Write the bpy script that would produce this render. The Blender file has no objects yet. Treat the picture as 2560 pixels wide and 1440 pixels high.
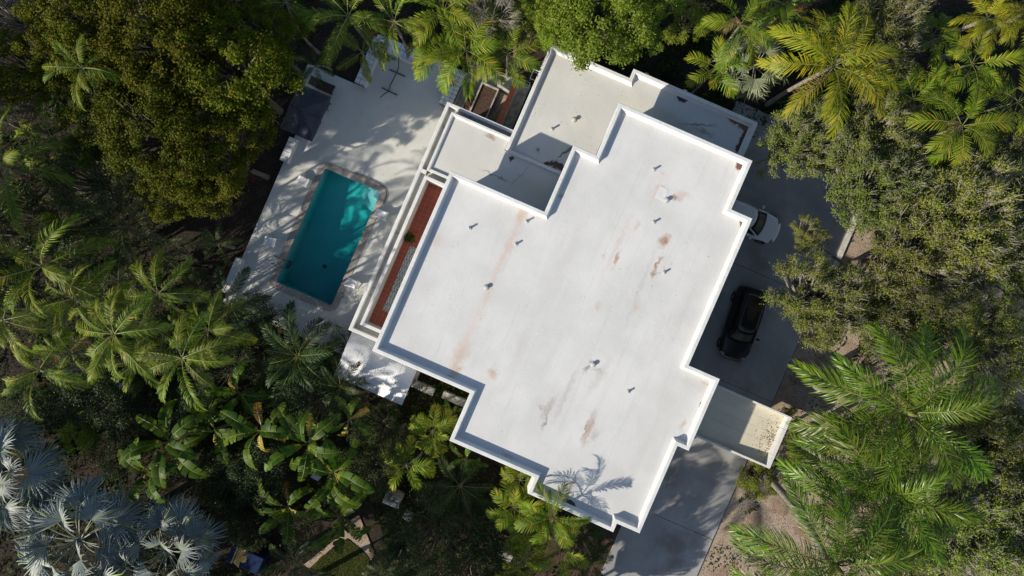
import bpy, math, random
import numpy as np
from mathutils import Vector, Matrix, Euler

R = math.radians
random.seed(7)
SC = bpy.context.scene
COL = SC.collection

# ------------------------------------------------------------------ camera, sky, sun, exposure
HC = 43.0                     # drone height above the pool deck
F = 1707.0                    # focal length in photo pixels (2560 wide)
cam = bpy.data.cameras.new('camera')
cam.sensor_width = 36.0
cam.lens = 36.0 * F / 2560.0
cam.clip_end = 2000.0
cam_o = bpy.data.objects.new('camera', cam)
COL.objects.link(cam_o)
cam_o.location = (0, 0, HC)
cam_o.rotation_euler = (0, 0, 0)
SC.camera = cam_o

SUN_EL = R(28.7)
SUN_DIR = Vector((0.872, 0.489, 0)).normalized()          # the way the light travels
world = bpy.data.worlds.new('World')
SC.world = world
world.use_nodes = True
wn = world.node_tree
wn.nodes.clear()
sky = wn.nodes.new('ShaderNodeTexSky')
sky.sky_type = 'NISHITA'
sky.sun_disc = False
sky.sun_elevation = SUN_EL
sky.sun_rotation = math.atan2(-SUN_DIR.x, -SUN_DIR.y)
sky.altitude = 10
sky.air_density = 1.0
sky.dust_density = 0.8
sky.ozone_density = 1.4
bg = wn.nodes.new('ShaderNodeBackground')
bg.inputs['Strength'].default_value = 0.105
wo = wn.nodes.new('ShaderNodeOutputWorld')
wn.links.new(sky.outputs[0], bg.inputs[0])
wn.links.new(bg.outputs[0], wo.inputs[0])

sun = bpy.data.lights.new('sun', 'SUN')
sun.energy = 5.0
sun.angle = R(0.55)
sun.color = (1.0, 0.92, 0.78)
sun_o = bpy.data.objects.new('sun', sun)
COL.objects.link(sun_o)
tr = Vector((SUN_DIR.x * math.cos(SUN_EL), SUN_DIR.y * math.cos(SUN_EL), -math.sin(SUN_EL)))
sun_o.rotation_euler = tr.to_track_quat('-Z', 'Y').to_euler()
sun_o.location = (-60, -35, 60)

SC.view_settings.view_transform = 'Standard'
SC.view_settings.look = 'None'
SC.view_settings.exposure = 0.30
SC.view_settings.gamma = 1.0
SC.view_settings.use_curve_mapping = False
SC.render.engine = 'CYCLES'
SC.cycles.max_bounces = 6
SC.cycles.diffuse_bounces = 3
SC.cycles.glossy_bounces = 2
SC.cycles.transmission_bounces = 4
SC.cycles.transparent_max_bounces = 12
SC.cycles.use_denoising = True
SC.cycles.sample_clamp_indirect = 4.0
SC.cycles.caustics_reflective = False
SC.cycles.caustics_refractive = False

# ------------------------------------------------------------------ frames and helpers
TH = R(23.5)
CT, ST = math.cos(TH), math.sin(TH)
HROT = (0, 0, -TH)                     # house frame: local x = u, local y = w


def P(px, py, z=0.0):
    k = (HC - z) / F
    return Vector(((px - 1280) * k, -(py - 720) * k, z))


def UW(px, py, z=0.0):
    p = P(px, py, z)
    return (p.x * CT - p.y * ST, p.x * ST + p.y * CT)


def W(u, w, z=0.0):
    return Vector((u * CT + w * ST, -u * ST + w * CT, z))


def tag(o, label=None, cat=None, group=None, kind=None):
    if label:
        o['label'] = label
    if cat:
        o['category'] = cat
    if group:
        o['group'] = group
    if kind:
        o['kind'] = kind
    return o


def empty(name, loc=(0, 0, 0), rot=(0, 0, 0), label=None, cat=None, group=None):
    o = bpy.data.objects.new(name, None)
    o.empty_display_size = 0.3
    COL.objects.link(o)
    o.location = loc
    o.rotation_euler = rot
    return tag(o, label, cat, group)


def link(name, me, parent=None, loc=(0, 0, 0), rot=(0, 0, 0), scale=(1, 1, 1)):
    o = bpy.data.objects.new(name, me)
    COL.objects.link(o)
    o.parent = parent
    o.location = loc
    o.rotation_euler = rot
    o.scale = scale
    return o


class MB:
    def __init__(s):
        s.v = []
        s.f = []
        s.m = []

    def add(s, vs, fs, mi=0):
        b = len(s.v)
        s.v += [tuple(q) for q in vs]
        for f in fs:
            s.f.append(tuple(i + b for i in f))
            s.m.append(mi)
        return s

    def box(s, x0, y0, z0, x1, y1, z1, mi=0):
        vs = [(x0, y0, z0), (x1, y0, z0), (x1, y1, z0), (x0, y1, z0), (x0, y0, z1), (x1, y0, z1), (x1, y1, z1), (x0, y1, z1)]
        return s.add(vs, [(3, 2, 1, 0), (4, 5, 6, 7), (0, 1, 5, 4), (1, 2, 6, 5), (2, 3, 7, 6), (3, 0, 4, 7)], mi)

    def prism(s, poly, z0, z1, mi=0, top=True, bot=True):
        n = len(poly)
        a = sum(poly[i][0] * poly[(i + 1) % n][1] - poly[(i + 1) % n][0] * poly[i][1] for i in range(n))
        if a < 0:
            poly = poly[::-1]
        vs = [(x, y, z0) for x, y in poly] + [(x, y, z1) for x, y in poly]
        fs = [(i, (i + 1) % n, n + (i + 1) % n, n + i) for i in range(n)]
        if top:
            fs.append(tuple(range(n, 2 * n)))
        if bot:
            fs.append(tuple(range(n - 1, -1, -1)))
        return s.add(vs, fs, mi)

    def tube(s, pts, rad, n=6, mi=0, cap=True):
        pts = [Vector(p) for p in pts]
        if not hasattr(rad, '__len__'):
            rad = [rad] * len(pts)
        vs, fs = [], []
        up = Vector((0, 0, 1))
        for i, p in enumerate(pts):
            t = (pts[min(i + 1, len(pts) - 1)] - pts[max(i - 1, 0)])
            if t.length < 1e-6:
                t = Vector((0, 0, 1))
            t.normalize()
            a = t.cross(up)
            if a.length < 1e-3:
                a = t.cross(Vector((1, 0, 0)))
            a.normalize()
            b = a.cross(t)
            for k in range(n):
                an = 2 * math.pi * k / n
                vs.append(p + (a * math.cos(an) + b * math.sin(an)) * rad[i])
        for i in range(len(pts) - 1):
            for k in range(n):
                k2 = (k + 1) % n
                fs.append((i * n + k, i * n + k2, (i + 1) * n + k2, (i + 1) * n + k))
        if cap:
            fs.append(tuple(range(n)))
            fs.append(tuple((len(pts) - 1) * n + k for k in range(n - 1, -1, -1)))
        return s.add(vs, fs, mi)

    def lathe(s, prof, n=16, mi=0, c=(0, 0, 0)):
        vs, fs = [], []
        for r, z in prof:
            for k in range(n):
                an = 2 * math.pi * k / n
                vs.append((c[0] + r * math.cos(an), c[1] + r * math.sin(an), c[2] + z))
        for i in range(len(prof) - 1):
            for k in range(n):
                k2 = (k + 1) % n
                fs.append((i * n + k, i * n + k2, (i + 1) * n + k2, (i + 1) * n + k))
        return s.add(vs, fs, mi)

    def grid(s, fn, nu, nv, mi=0):
        vs = [fn(i / nu, j / nv) for i in range(nu + 1) for j in range(nv + 1)]
        fs = [(i * (nv + 1) + j, (i + 1) * (nv + 1) + j, (i + 1) * (nv + 1) + j + 1, i * (nv + 1) + j + 1) for i in range(nu) for j in range(nv)]
        return s.add(vs, fs, mi)

    def mesh(s, name, mats, smooth=False):
        me = bpy.data.meshes.new(name)
        me.from_pydata(s.v, [], s.f)
        for m in (mats if isinstance(mats, (list, tuple)) else [mats]):
            me.materials.append(m)
        if any(s.m):
            me.polygons.foreach_set('material_index', s.m)
        if smooth:
            me.polygons.foreach_set('use_smooth', [True] * len(me.polygons))
        me.update()
        return me

    def build(s, name, mats, parent=None, loc=(0, 0, 0), rot=(0, 0, 0), smooth=False, bevel=0, solid=0, sub=0):
        o = link(name, s.mesh(name, mats, smooth), parent, loc, rot)
        if solid:
            md = o.modifiers.new('solid', 'SOLIDIFY')
            md.thickness = solid
            md.offset = 0
        if sub:
            md = o.modifiers.new('sub', 'SUBSURF')
            md.levels = md.render_levels = sub
        if bevel:
            md = o.modifiers.new('bevel', 'BEVEL')
            md.width = bevel
            md.segments = 2
            md.limit_method = 'ANGLE'
        return o


def np_mesh(name, verts, quads, mats, mat_idx=None, tris=None, smooth=False):
    """fast mesh from numpy arrays of quads and optional tris"""
    me = bpy.data.meshes.new(name)
    nq = len(quads)
    nt = 0 if tris is None else len(tris)
    me.vertices.add(len(verts))
    me.vertices.foreach_set('co', np.asarray(verts, dtype=np.float32).ravel())
    loops = np.asarray(quads, dtype=np.int32).ravel()
    starts = np.arange(nq, dtype=np.int32) * 4
    tot = np.full(nq, 4, dtype=np.int32)
    if nt:
        loops = np.concatenate([loops, np.asarray(tris, dtype=np.int32).ravel()])
        starts = np.concatenate([starts, nq * 4 + np.arange(nt, dtype=np.int32) * 3])
        tot = np.concatenate([tot, np.full(nt, 3, dtype=np.int32)])
    me.loops.add(len(loops))
    me.loops.foreach_set('vertex_index', loops)
    me.polygons.add(nq + nt)
    me.polygons.foreach_set('loop_start', starts)
    me.polygons.foreach_set('loop_total', tot)
    for m in (mats if isinstance(mats, (list, tuple)) else [mats]):
        me.materials.append(m)
    if mat_idx is not None:
        me.polygons.foreach_set('material_index', np.asarray(mat_idx, dtype=np.int32))
    if smooth:
        me.polygons.foreach_set('use_smooth', np.ones(nq + nt, dtype=bool))
    me.update(calc_edges=True)
    return me


# ------------------------------------------------------------------ materials
class NT:
    def __init__(s, name):
        s.mat = bpy.data.materials.new(name)
        s.mat.use_nodes = True
        s.t = s.mat.node_tree
        s.t.nodes.clear()
        s.out = s.n('ShaderNodeOutputMaterial')

    def n(s, kind, **kw):
        nd = s.t.nodes.new(kind)
        for k, v in kw.items():
            setattr(nd, k, v)
        return nd

    def l(s, a, b):
        s.t.links.new(a, b)

    def setin(s, sock, v):
        if v is None:
            return
        if hasattr(v, 'is_output'):
            s.l(v, sock)
        elif isinstance(v, (tuple, list)) and len(v) == 3 and sock.type == 'RGBA':
            sock.default_value = (*v, 1)
        else:
            sock.default_value = v

    def coord(s, which='Object'):
        return s.n('ShaderNodeTexCoord').outputs[which]

    def noise(s, co, scale, detail=4, rough=0.55, out='Fac'):
        nd = s.n('ShaderNodeTexNoise')
        nd.inputs['Scale'].default_value = scale
        nd.inputs['Detail'].default_value = detail
        nd.inputs['Roughness'].default_value = rough
        if co is not None:
            s.l(co, nd.inputs['Vector'])
        return nd.outputs[out]

    def voro(s, co, scale, feature='F1', out='Distance'):
        nd = s.n('ShaderNodeTexVoronoi')
        nd.feature = feature
        nd.inputs['Scale'].default_value = scale
        s.l(co, nd.inputs['Vector'])
        return nd.outputs[out]

    def math(s, op, a, b=None, c=None, clamp=False):
        nd = s.n('ShaderNodeMath', operation=op)
        nd.use_clamp = clamp
        s.setin(nd.inputs[0], a)
        if b is not None:
            s.setin(nd.inputs[1], b)
        if c is not None:
            s.setin(nd.inputs[2], c)
        return nd.outputs[0]

    def ramp(s, v, a, b, lo=0.0, hi=1.0):
        nd = s.n('ShaderNodeMapRange')
        nd.interpolation_type = 'SMOOTHSTEP'
        s.setin(nd.inputs[0], v)
        nd.inputs[1].default_value = a
        nd.inputs[2].default_value = b
        nd.inputs[3].default_value = lo
        nd.inputs[4].default_value = hi
        return nd.outputs[0]

    def mix(s, fac, a, b, mode='MIX'):
        nd = s.n('ShaderNodeMix', data_type='RGBA', blend_type=mode)
        s.setin(nd.inputs[0], fac)
        s.setin(nd.inputs[6], a)
        s.setin(nd.inputs[7], b)
        return nd.outputs[2]

    def bump(s, h, strength=0.3, dist=0.02):
        nd = s.n('ShaderNodeBump')
        nd.inputs['Strength'].default_value = strength
        nd.inputs['Distance'].default_value = dist
        s.l(h, nd.inputs['Height'])
        return nd.outputs[0]

    def bsdf(s, color, rough=0.7, metal=0.0, spec=0.5, normal=None, **kw):
        nd = s.n('ShaderNodeBsdfPrincipled')
        s.setin(nd.inputs['Base Color'], color)
        s.setin(nd.inputs['Roughness'], rough)
        nd.inputs['Metallic'].default_value = metal
        nd.inputs['Specular IOR Level'].default_value = spec
        if normal is not None:
            s.l(normal, nd.inputs['Normal'])
        for k, v in kw.items():
            s.setin(nd.inputs[k.replace('_', ' ')], v)
        return nd.outputs[0]

    def done(s, sh):
        s.l(sh, s.out.inputs['Surface'])
        return s.mat

    def mapping(s, co, loc=(0, 0, 0), rot=(0, 0, 0), scale=(1, 1, 1), kind='TEXTURE'):
        nd = s.n('ShaderNodeMapping', vector_type=kind)
        s.l(co, nd.inputs[0])
        nd.inputs['Location'].default_value = loc
        nd.inputs['Rotation'].default_value = rot
        nd.inputs['Scale'].default_value = scale
        return nd.outputs[0]


def simple(name, c1, c2=None, rough=0.6, scale=3.0, metal=0.0, spec=0.5, bump=0.0, bscale=40):
    m = NT(name)
    co = m.coord()
    col = c1
    if c2:
        col = m.mix(m.ramp(m.noise(co, scale, 5), 0.35, 0.65), c1, c2)
    nr = m.bump(m.noise(co, bscale, 4), bump, 0.01) if bump else None
    return m.done(m.bsdf(col, rough, metal, spec, nr))


def leaf_mat(name, c1, c2, rough=0.45, trans=0.22, spec=0.5, old=None, oldamt=0.12, hue=0.03):
    m = NT(name)
    geo = m.n('ShaderNodeNewGeometry')
    oi = m.n('ShaderNodeObjectInfo')
    col = m.mix(geo.outputs['Random Per Island'], c1, c2)
    if old:
        r2 = m.math('FRACT', m.math('MULTIPLY', geo.outputs['Random Per Island'], 17.31))
        col = m.mix(m.math('GREATER_THAN', r2, 1.0 - oldamt), col, old)
    hs = m.n('ShaderNodeHueSaturation')
    m.setin(hs.inputs['Hue'], m.ramp(oi.outputs['Random'], 0, 1, 0.5 - hue, 0.5 + hue))
    r3 = m.math('FRACT', m.math('MULTIPLY', oi.outputs['Random'], 7.77))
    m.setin(hs.inputs['Value'], m.ramp(r3, 0, 1, 0.78, 1.25))
    m.l(col, hs.inputs['Color'])
    col = hs.outputs[0]
    pb = m.bsdf(col, rough, 0, spec)
    tl = m.n('ShaderNodeBsdfTranslucent')
    m.l(m.mix(1.0, col, (1.0, 1.05, 0.55), 'MULTIPLY'), tl.inputs[0])
    mx = m.n('ShaderNodeMixShader')
    mx.inputs[0].default_value = trans
    m.l(pb, mx.inputs[1])
    m.l(tl.outputs[0], mx.inputs[2])
    return m.done(mx.outputs[0])


M = {}
M['white'] = simple('white_stucco', (0.67, 0.67, 0.66), (0.58, 0.58, 0.565), 0.75, 1.3, bump=0.25, bscale=30)
m = NT('white_parapet_paint')
co = m.coord()
col = m.mix(m.ramp(m.noise(co, 1.3, 5), 0.35, 0.65), (0.67, 0.67, 0.66), (0.60, 0.60, 0.585))
col = m.mix(m.ramp(m.noise(co, 3.5, 7, 0.75), 0.56, 0.72, 0, 0.55), col, (0.42, 0.40, 0.36))
col = m.mix(m.ramp(m.noise(co, 9.0, 5, 0.7), 0.66, 0.72, 0, 0.7), col, (0.24, 0.20, 0.17))
M['white'] = m.done(m.bsdf(col, 0.75, 0, 0.4, m.bump(m.noise(co, 7, 5), 0.5, 0.03)))
M['wall'] = simple('painted_wall', (0.74, 0.74, 0.72), (0.62, 0.62, 0.59), 0.8, 0.8, bump=0.25, bscale=25)
M['plastic'] = simple('white_plastic', (0.75, 0.75, 0.75), (0.66, 0.67, 0.67), 0.4, 6)
M['frame'] = simple('window_frame', (0.7, 0.7, 0.68), None, 0.4)
M['glass'] = simple('window_glass', (0.02, 0.03, 0.035), None, 0.06, spec=0.8)
M['dark_metal'] = simple('dark_metal', (0.03, 0.028, 0.028), (0.06, 0.05, 0.045), 0.5, 9)
M['steel'] = simple('rail_steel', (0.10, 0.10, 0.10), (0.05, 0.05, 0.05), 0.35, 9, metal=0.6)
M['terracotta'] = simple('terracotta', (0.42, 0.12, 0.06), (0.33, 0.10, 0.05), 0.75, 6, bump=0.1)
M['tile_red'] = None
M['soil'] = simple('soil', (0.09, 0.045, 0.03), (0.035, 0.02, 0.014), 0.95, 9, bump=1.0, bscale=14)
M['concrete'] = simple('weathered_concrete', (0.42, 0.40, 0.36), (0.25, 0.24, 0.21), 0.9, 4, bump=0.4, bscale=20)
M['wicker'] = simple('brown_wicker', (0.045, 0.03, 0.022), (0.025, 0.017, 0.013), 0.7, 60, bump=0.6, bscale=90)
M['wicker2'] = simple('taupe_cushion', (0.075, 0.06, 0.05), (0.055, 0.042, 0.035), 0.85, 20)
M['navy_cloth'] = simple('navy_umbrella_cloth', (0.034, 0.042, 0.066), (0.046, 0.055, 0.082), 0.85, 2.5, bump=0.15, bscale=12)
M['navy'] = simple('navy_vinyl', (0.010, 0.020, 0.060), (0.016, 0.030, 0.080), 0.85, 3, spec=0.1, bump=0.1, bscale=8)
M['gold'] = simple('gold_print', (0.62, 0.42, 0.12), (0.50, 0.30, 0.07), 0.5, 20)
M['ink'] = simple('brown_print', (0.06, 0.035, 0.012), None, 0.6)
M['rubber'] = simple('rubber', (0.012, 0.012, 0.012), None, 0.8)
M['alloy'] = simple('alloy_rim', (0.35, 0.35, 0.36), None, 0.3, metal=0.8)
M['paint_white'] = simple('white_car_paint', (0.66, 0.68, 0.70), None, 0.22)
M['paint_black'] = simple('black_car_paint', (0.006, 0.006, 0.008), None, 0.25)
M['car_glass'] = simple('car_glass', (0.004, 0.005, 0.006), None, 0.22, spec=0.25)
M['lamp'] = simple('lamp_lens', (0.22, 0.22, 0.23), None, 0.12)
M['lamp_red'] = simple('tail_lens', (0.25, 0.01, 0.01), None, 0.15)
M['kerb'] = simple('kerb_concrete', (0.55, 0.52, 0.48), (0.42, 0.40, 0.37), 0.9, 5, bump=0.3)
M['rust'] = simple('rusty_iron', (0.10, 0.05, 0.03), (0.05, 0.03, 0.02), 0.85, 12)
M['tile_white'] = simple('glazed_white_tile', (0.70, 0.71, 0.71), (0.60, 0.61, 0.61), 0.45, 4)
M['grout'] = simple('tile_grout', (0.14, 0.14, 0.145), None, 0.95)
M['grout_pale'] = simple('pale_tile_grout', (0.36, 0.24, 0.20), None, 0.95)
M['pvc'] = simple('vent_pipe_coating', (0.46, 0.46, 0.45), (0.30, 0.30, 0.29), 0.7, 12)
M['patch'] = simple('membrane_patch', (0.66, 0.66, 0.65), (0.60, 0.60, 0.59), 0.65, 4)
M['hole_shade'] = simple('pipe_mouth_shade', (0.01, 0.01, 0.01), None, 0.9)  # black disc on each pipe top paints the shade of its open mouth
M['bark'] = simple('bark', (0.16, 0.13, 0.10), (0.08, 0.065, 0.05), 0.95, 8, bump=0.8, bscale=18)
M['twig'] = simple('pale_twig', (0.30, 0.27, 0.23), (0.17, 0.15, 0.125), 0.9, 5)
M['palm_trunk'] = None
M['fallen'] = leaf_mat('fallen_leaf', (0.12, 0.06, 0.025), (0.22, 0.14, 0.06), 0.8, 0.05)

# red balcony tile, each tile its own shade
m = NT('red_clay_tile')
oi = m.n('ShaderNodeObjectInfo')
base = m.mix(oi.outputs['Random'], (0.40, 0.075, 0.032), (0.32, 0.056, 0.025))
base = m.mix(m.ramp(m.noise(m.coord(), 12, 5), 0.3, 0.8), base, (0.40, 0.10, 0.05))
M['tile_red'] = m.done(m.bsdf(base, 0.55, 0, 0.4))

# ringed palm trunk
m = NT('palm_trunk')
co = m.coord()
sx = m.n('ShaderNodeSeparateXYZ')
m.l(co, sx.inputs[0])
ring = m.math('SINE', m.math('MULTIPLY', sx.outputs[2], 34.0))
col = m.mix(m.ramp(m.noise(co, 4, 5), 0.3, 0.7), (0.30, 0.27, 0.23), (0.17, 0.15, 0.125))
col = m.mix(m.ramp(ring, 0.55, 1.0, 0, 0.6), col, (0.08, 0.065, 0.05))
M['palm_trunk'] = m.done(m.bsdf(col, 0.9, normal=m.bump(ring, 0.4, 0.02)))

# leaves
M['royal'] = leaf_mat('royal_leaflet', (0.058, 0.128, 0.005), (0.135, 0.210, 0.014), 0.36, 0.24, 0.33, (0.20, 0.19, 0.03), 0.05, hue=0.012)
M['areca'] = leaf_mat('areca_leaflet', (0.115, 0.185, 0.008), (0.220, 0.275, 0.020), 0.48, 0.28, 0.2, (0.38, 0.30, 0.03), 0.10, hue=0.018)
M['yellowpalm'] = leaf_mat('yellow_leaflet', (0.190, 0.235, 0.010), (0.320, 0.315, 0.020), 0.5, 0.28, 0.2, (0.46, 0.34, 0.02), 0.12, hue=0.012)
M['coco'] = leaf_mat('coconut_leaflet', (0.085, 0.145, 0.007), (0.205, 0.250, 0.022), 0.48, 0.24, 0.2, (0.34, 0.26, 0.04), 0.08, hue=0.018)
M['date'] = leaf_mat('date_leaflet', (0.045, 0.066, 0.020), (0.090, 0.110, 0.038), 0.45, 0.12, 0.3, hue=0.01)
M['silver'] = leaf_mat('silver_fan_leaf', (0.19, 0.225, 0.215), (0.31, 0.35, 0.335), 0.5, 0.10, 0.35, (0.25, 0.30, 0.12), 0.05, hue=0.01)
M['fan2'] = leaf_mat('grey_green_fan_leaf', (0.18, 0.21, 0.12), (0.30, 0.32, 0.18), 0.5, 0.15, 0.35, hue=0.015)
M['banana'] = leaf_mat('banana_leaf', (0.036, 0.085, 0.004), (0.110, 0.175, 0.013), 0.5, 0.36, 0.2, (0.28, 0.27, 0.03), 0.08, hue=0.012)
M['banana_old'] = leaf_mat('old_banana_leaf', (0.42, 0.30, 0.03), (0.34, 0.15, 0.035), 0.7, 0.25, 0.2)
M['rachis'] = simple('leaf_stalk', (0.19, 0.20, 0.05), (0.12, 0.14, 0.03), 0.5, 6)
M['rachis_yellow'] = simple('yellow_green_stalk', (0.30, 0.31, 0.10), (0.22, 0.24, 0.07), 0.5, 6)  # pale yellow green midribs of the coconut fronds
M['dry'] = leaf_mat('dry_frond_leaflet', (0.16, 0.095, 0.045), (0.26, 0.18, 0.10), 0.8, 0.1, 0.15)
M['dry_stalk'] = simple('dry_stalk', (0.24, 0.17, 0.10), (0.16, 0.11, 0.07), 0.8, 6)
M['rachis_pale'] = simple('pale_leaf_stalk', (0.36, 0.37, 0.28), (0.25, 0.26, 0.19), 0.55, 6)
M['olive'] = leaf_mat('olive_green_leaf', (0.052, 0.076, 0.004), (0.125, 0.132, 0.009), 0.6, 0.25, 0.1, (0.15, 0.105, 0.012), 0.1, hue=0.015)
M['lush'] = leaf_mat('bright_green_leaf', (0.130, 0.190, 0.012), (0.240, 0.290, 0.035), 0.52, 0.30, 0.2, hue=0.012)
M['oak'] = leaf_mat('small_grey_green_leaf', (0.108, 0.152, 0.018), (0.240, 0.275, 0.056), 0.6, 0.28, 0.12, (0.19, 0.17, 0.05), 0.1, hue=0.018)
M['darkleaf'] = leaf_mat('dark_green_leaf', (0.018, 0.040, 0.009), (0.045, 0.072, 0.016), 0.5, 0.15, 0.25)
M['redleaf'] = leaf_mat('red_leaf', (0.16, 0.03, 0.02), (0.10, 0.05, 0.02), 0.5, 0.2, 0.3)
M['greyleaf'] = leaf_mat('grey_twiggy_leaf', (0.11, 0.105, 0.085), (0.07, 0.075, 0.05), 0.7, 0.1, 0.2)
M['under'] = leaf_mat('undergrowth_leaf', (0.015, 0.036, 0.006), (0.055, 0.085, 0.012), 0.6, 0.2, 0.08, (0.14, 0.10, 0.03), 0.06)
M['grass'] = leaf_mat('grass_blade', (0.060, 0.085, 0.016), (0.105, 0.120, 0.030), 0.7, 0.2, 0.15, (0.18, 0.145, 0.05), 0.2)

# ground
m = NT('forest_floor')
co = m.coord()
n1 = m.noise(co, 1.2, 8, 0.7)
n2 = m.noise(co, 14, 6, 0.7)
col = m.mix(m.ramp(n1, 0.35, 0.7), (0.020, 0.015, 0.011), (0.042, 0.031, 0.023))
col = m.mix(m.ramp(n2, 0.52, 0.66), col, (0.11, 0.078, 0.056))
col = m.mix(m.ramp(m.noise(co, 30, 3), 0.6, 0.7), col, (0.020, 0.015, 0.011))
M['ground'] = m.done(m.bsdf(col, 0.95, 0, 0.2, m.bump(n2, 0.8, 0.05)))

m = NT('pea_gravel')
co = m.coord()
cell = m.voro(co, 26, 'F1', 'Color')
dist = m.voro(co, 26)
sep = m.n('ShaderNodeSeparateColor')
m.l(cell, sep.inputs[0])
col = m.mix(sep.outputs[0], (0.30, 0.225, 0.165), (0.44, 0.36, 0.28))
col = m.mix(m.ramp(m.noise(co, 0.9, 6), 0.45, 0.7), col, (0.26, 0.175, 0.12))
col = m.mix(m.ramp(sep.outputs[1], 0.88, 0.95), col, (0.10, 0.06, 0.035))
M['gravel'] = m.done(m.bsdf(col, 0.9, 0, 0.25, m.bump(dist, 0.7, 0.03)))

m = NT('driveway_concrete')
co = m.coord()
n1 = m.noise(co, 0.6, 7, 0.65)
col = m.mix(m.ramp(n1, 0.3, 0.7), (0.33, 0.325, 0.32), (0.26, 0.255, 0.25))
col = m.mix(m.ramp(m.noise(co, 0.35, 5), 0.52, 0.72, 0, 0.65), col, (0.15, 0.12, 0.10))
col = m.mix(m.ramp(m.noise(co, 9, 5), 0.62, 0.75, 0, 0.4), col, (0.14, 0.13, 0.125))
M['drive'] = m.done(m.bsdf(col, 0.8, 0, 0.3, m.bump(m.noise(co, 60, 4), 0.25, 0.01)))

m = NT('painted_deck')
co = m.coord()
n1 = m.noise(co, 0.5, 7, 0.65)
col = m.mix(m.ramp(n1, 0.3, 0.7), (0.60, 0.595, 0.55), (0.51, 0.51, 0.48))
col = m.mix(m.ramp(m.noise(co, 3.0, 6, 0.7), 0.58, 0.75, 0, 0.35), col, (0.36, 0.35, 0.32))
col = m.mix(m.ramp(m.noise(m.mapping(co, scale=(0.25, 3, 1)), 3.0, 6, 0.7), 0.62, 0.72, 0, 0.25), col, (0.30, 0.28, 0.25))
M['deck'] = m.done(m.bsdf(col, 0.6, 0, 0.35, m.bump(m.noise(co, 40, 4), 0.15, 0.01)))

m = NT('coping_stone')
oi = m.n('ShaderNodeObjectInfo')
co = m.coord()
col = m.mix(oi.outputs['Random'], (0.43, 0.385, 0.34), (0.34, 0.305, 0.275))
col = m.mix(m.ramp(m.noise(co, 9, 6), 0.35, 0.7), col, (0.27, 0.24, 0.215))
M['coping'] = m.done(m.bsdf(col, 0.8, 0, 0.3, m.bump(m.noise(co, 40, 4), 0.3, 0.01)))

m = NT('corrugated_white')
co = m.coord()
col = m.mix(m.ramp(m.noise(co, 1.5, 6, 0.7), 0.35, 0.7), (0.72, 0.73, 0.74), (0.63, 0.64, 0.65))
M['corr'] = m.done(m.bsdf(col, 0.45, 0, 0.4))

m = NT('canopy_cream')
co = m.coord()
col = m.mix(m.ramp(m.noise(co, 0.9, 6, 0.7), 0.35, 0.7), (0.64, 0.585, 0.46), (0.55, 0.505, 0.40))
col = m.mix(m.ramp(m.noise(co, 5, 5, 0.7), 0.62, 0.78, 0, 0.4), col, (0.36, 0.30, 0.22))
M['canopy'] = m.done(m.bsdf(col, 0.6, 0, 0.35))

# pool
m = NT('pool_plaster')
co = m.coord()
vd = m.voro(m.mapping(co, scale=(0.45, 0.45, 0.45)), 4, 'DISTANCE_TO_EDGE')
col = m.mix(m.ramp(m.noise(co, 0.8, 5), 0.35, 0.7), (0.60, 0.74, 0.72), (0.52, 0.66, 0.66))
M['plaster'] = m.done(m.bsdf(col, 0.8))
m = NT('pool_water')
co = m.coord()
h = m.noise(co, 2.2, 4)
nr = m.bump(h, 0.12, 0.05)
gl = m.n('ShaderNodeBsdfGlossy')
gl.inputs['Roughness'].default_value = 0.04
m.l(nr, gl.inputs['Normal'])
tp = m.n('ShaderNodeBsdfTransparent')
tp.inputs[0].default_value = (0.78, 0.97, 0.98, 1)
fr = m.n('ShaderNodeLayerWeight')
fr.inputs['Blend'].default_value = 0.5
m.l(nr, fr.inputs['Normal'])
fac = m.math('ADD', m.math('MULTIPLY', m.math('POWER', fr.outputs['Facing'], 5.0), 0.9), 0.02)
mx = m.n('ShaderNodeMixShader')
m.l(fac, mx.inputs[0])
m.l(tp.outputs[0], mx.inputs[1])
m.l(gl.outputs[0], mx.inputs[2])
va = m.n('ShaderNodeVolumeAbsorption')
va.inputs['Color'].default_value = (0.05, 0.77, 0.78, 1)
va.inputs['Density'].default_value = 0.80
m.l(va.outputs[0], m.out.inputs['Volume'])
M['water'] = m.done(mx.outputs[0])

# patterned balcony rug
m = NT('patterned_rug')
co = m.coord()
sx = m.n('ShaderNodeSeparateXYZ')
m.l(co, sx.inputs[0])
x = sx.outputs[0]
y = sx.outputs[1]
a1 = m.math('SINE', m.math('MULTIPLY', y, 33.0))
a2 = m.math('SINE', m.math('ADD', m.math('MULTIPLY', x, 41.0), m.math('MULTIPLY', m.math('SINE', m.math('MULTIPLY', y, 15.7)), 2.2)))
band = m.ramp(m.math('MULTIPLY', a1, a2), 0.05, 0.2)
band2 = m.ramp(m.math('ABSOLUTE', m.math('SINE', m.math('MULTIPLY', y, 7.85))), 0.10, 0.03)
vor = m.ramp(m.voro(m.mapping(co, scale=(0.13, 0.13, 1)), 1.0), 0.32, 0.2)
pat = m.math('MAXIMUM', m.math('MULTIPLY', band, 0.8), m.math('MAXIMUM', band2, m.math('MULTIPLY', vor, 0.7)))
M['rug'] = m.done(m.bsdf(m.mix(pat, (0.60, 0.61, 0.56), (0.05, 0.065, 0.065)), 0.95, 0, 0.1))


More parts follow.
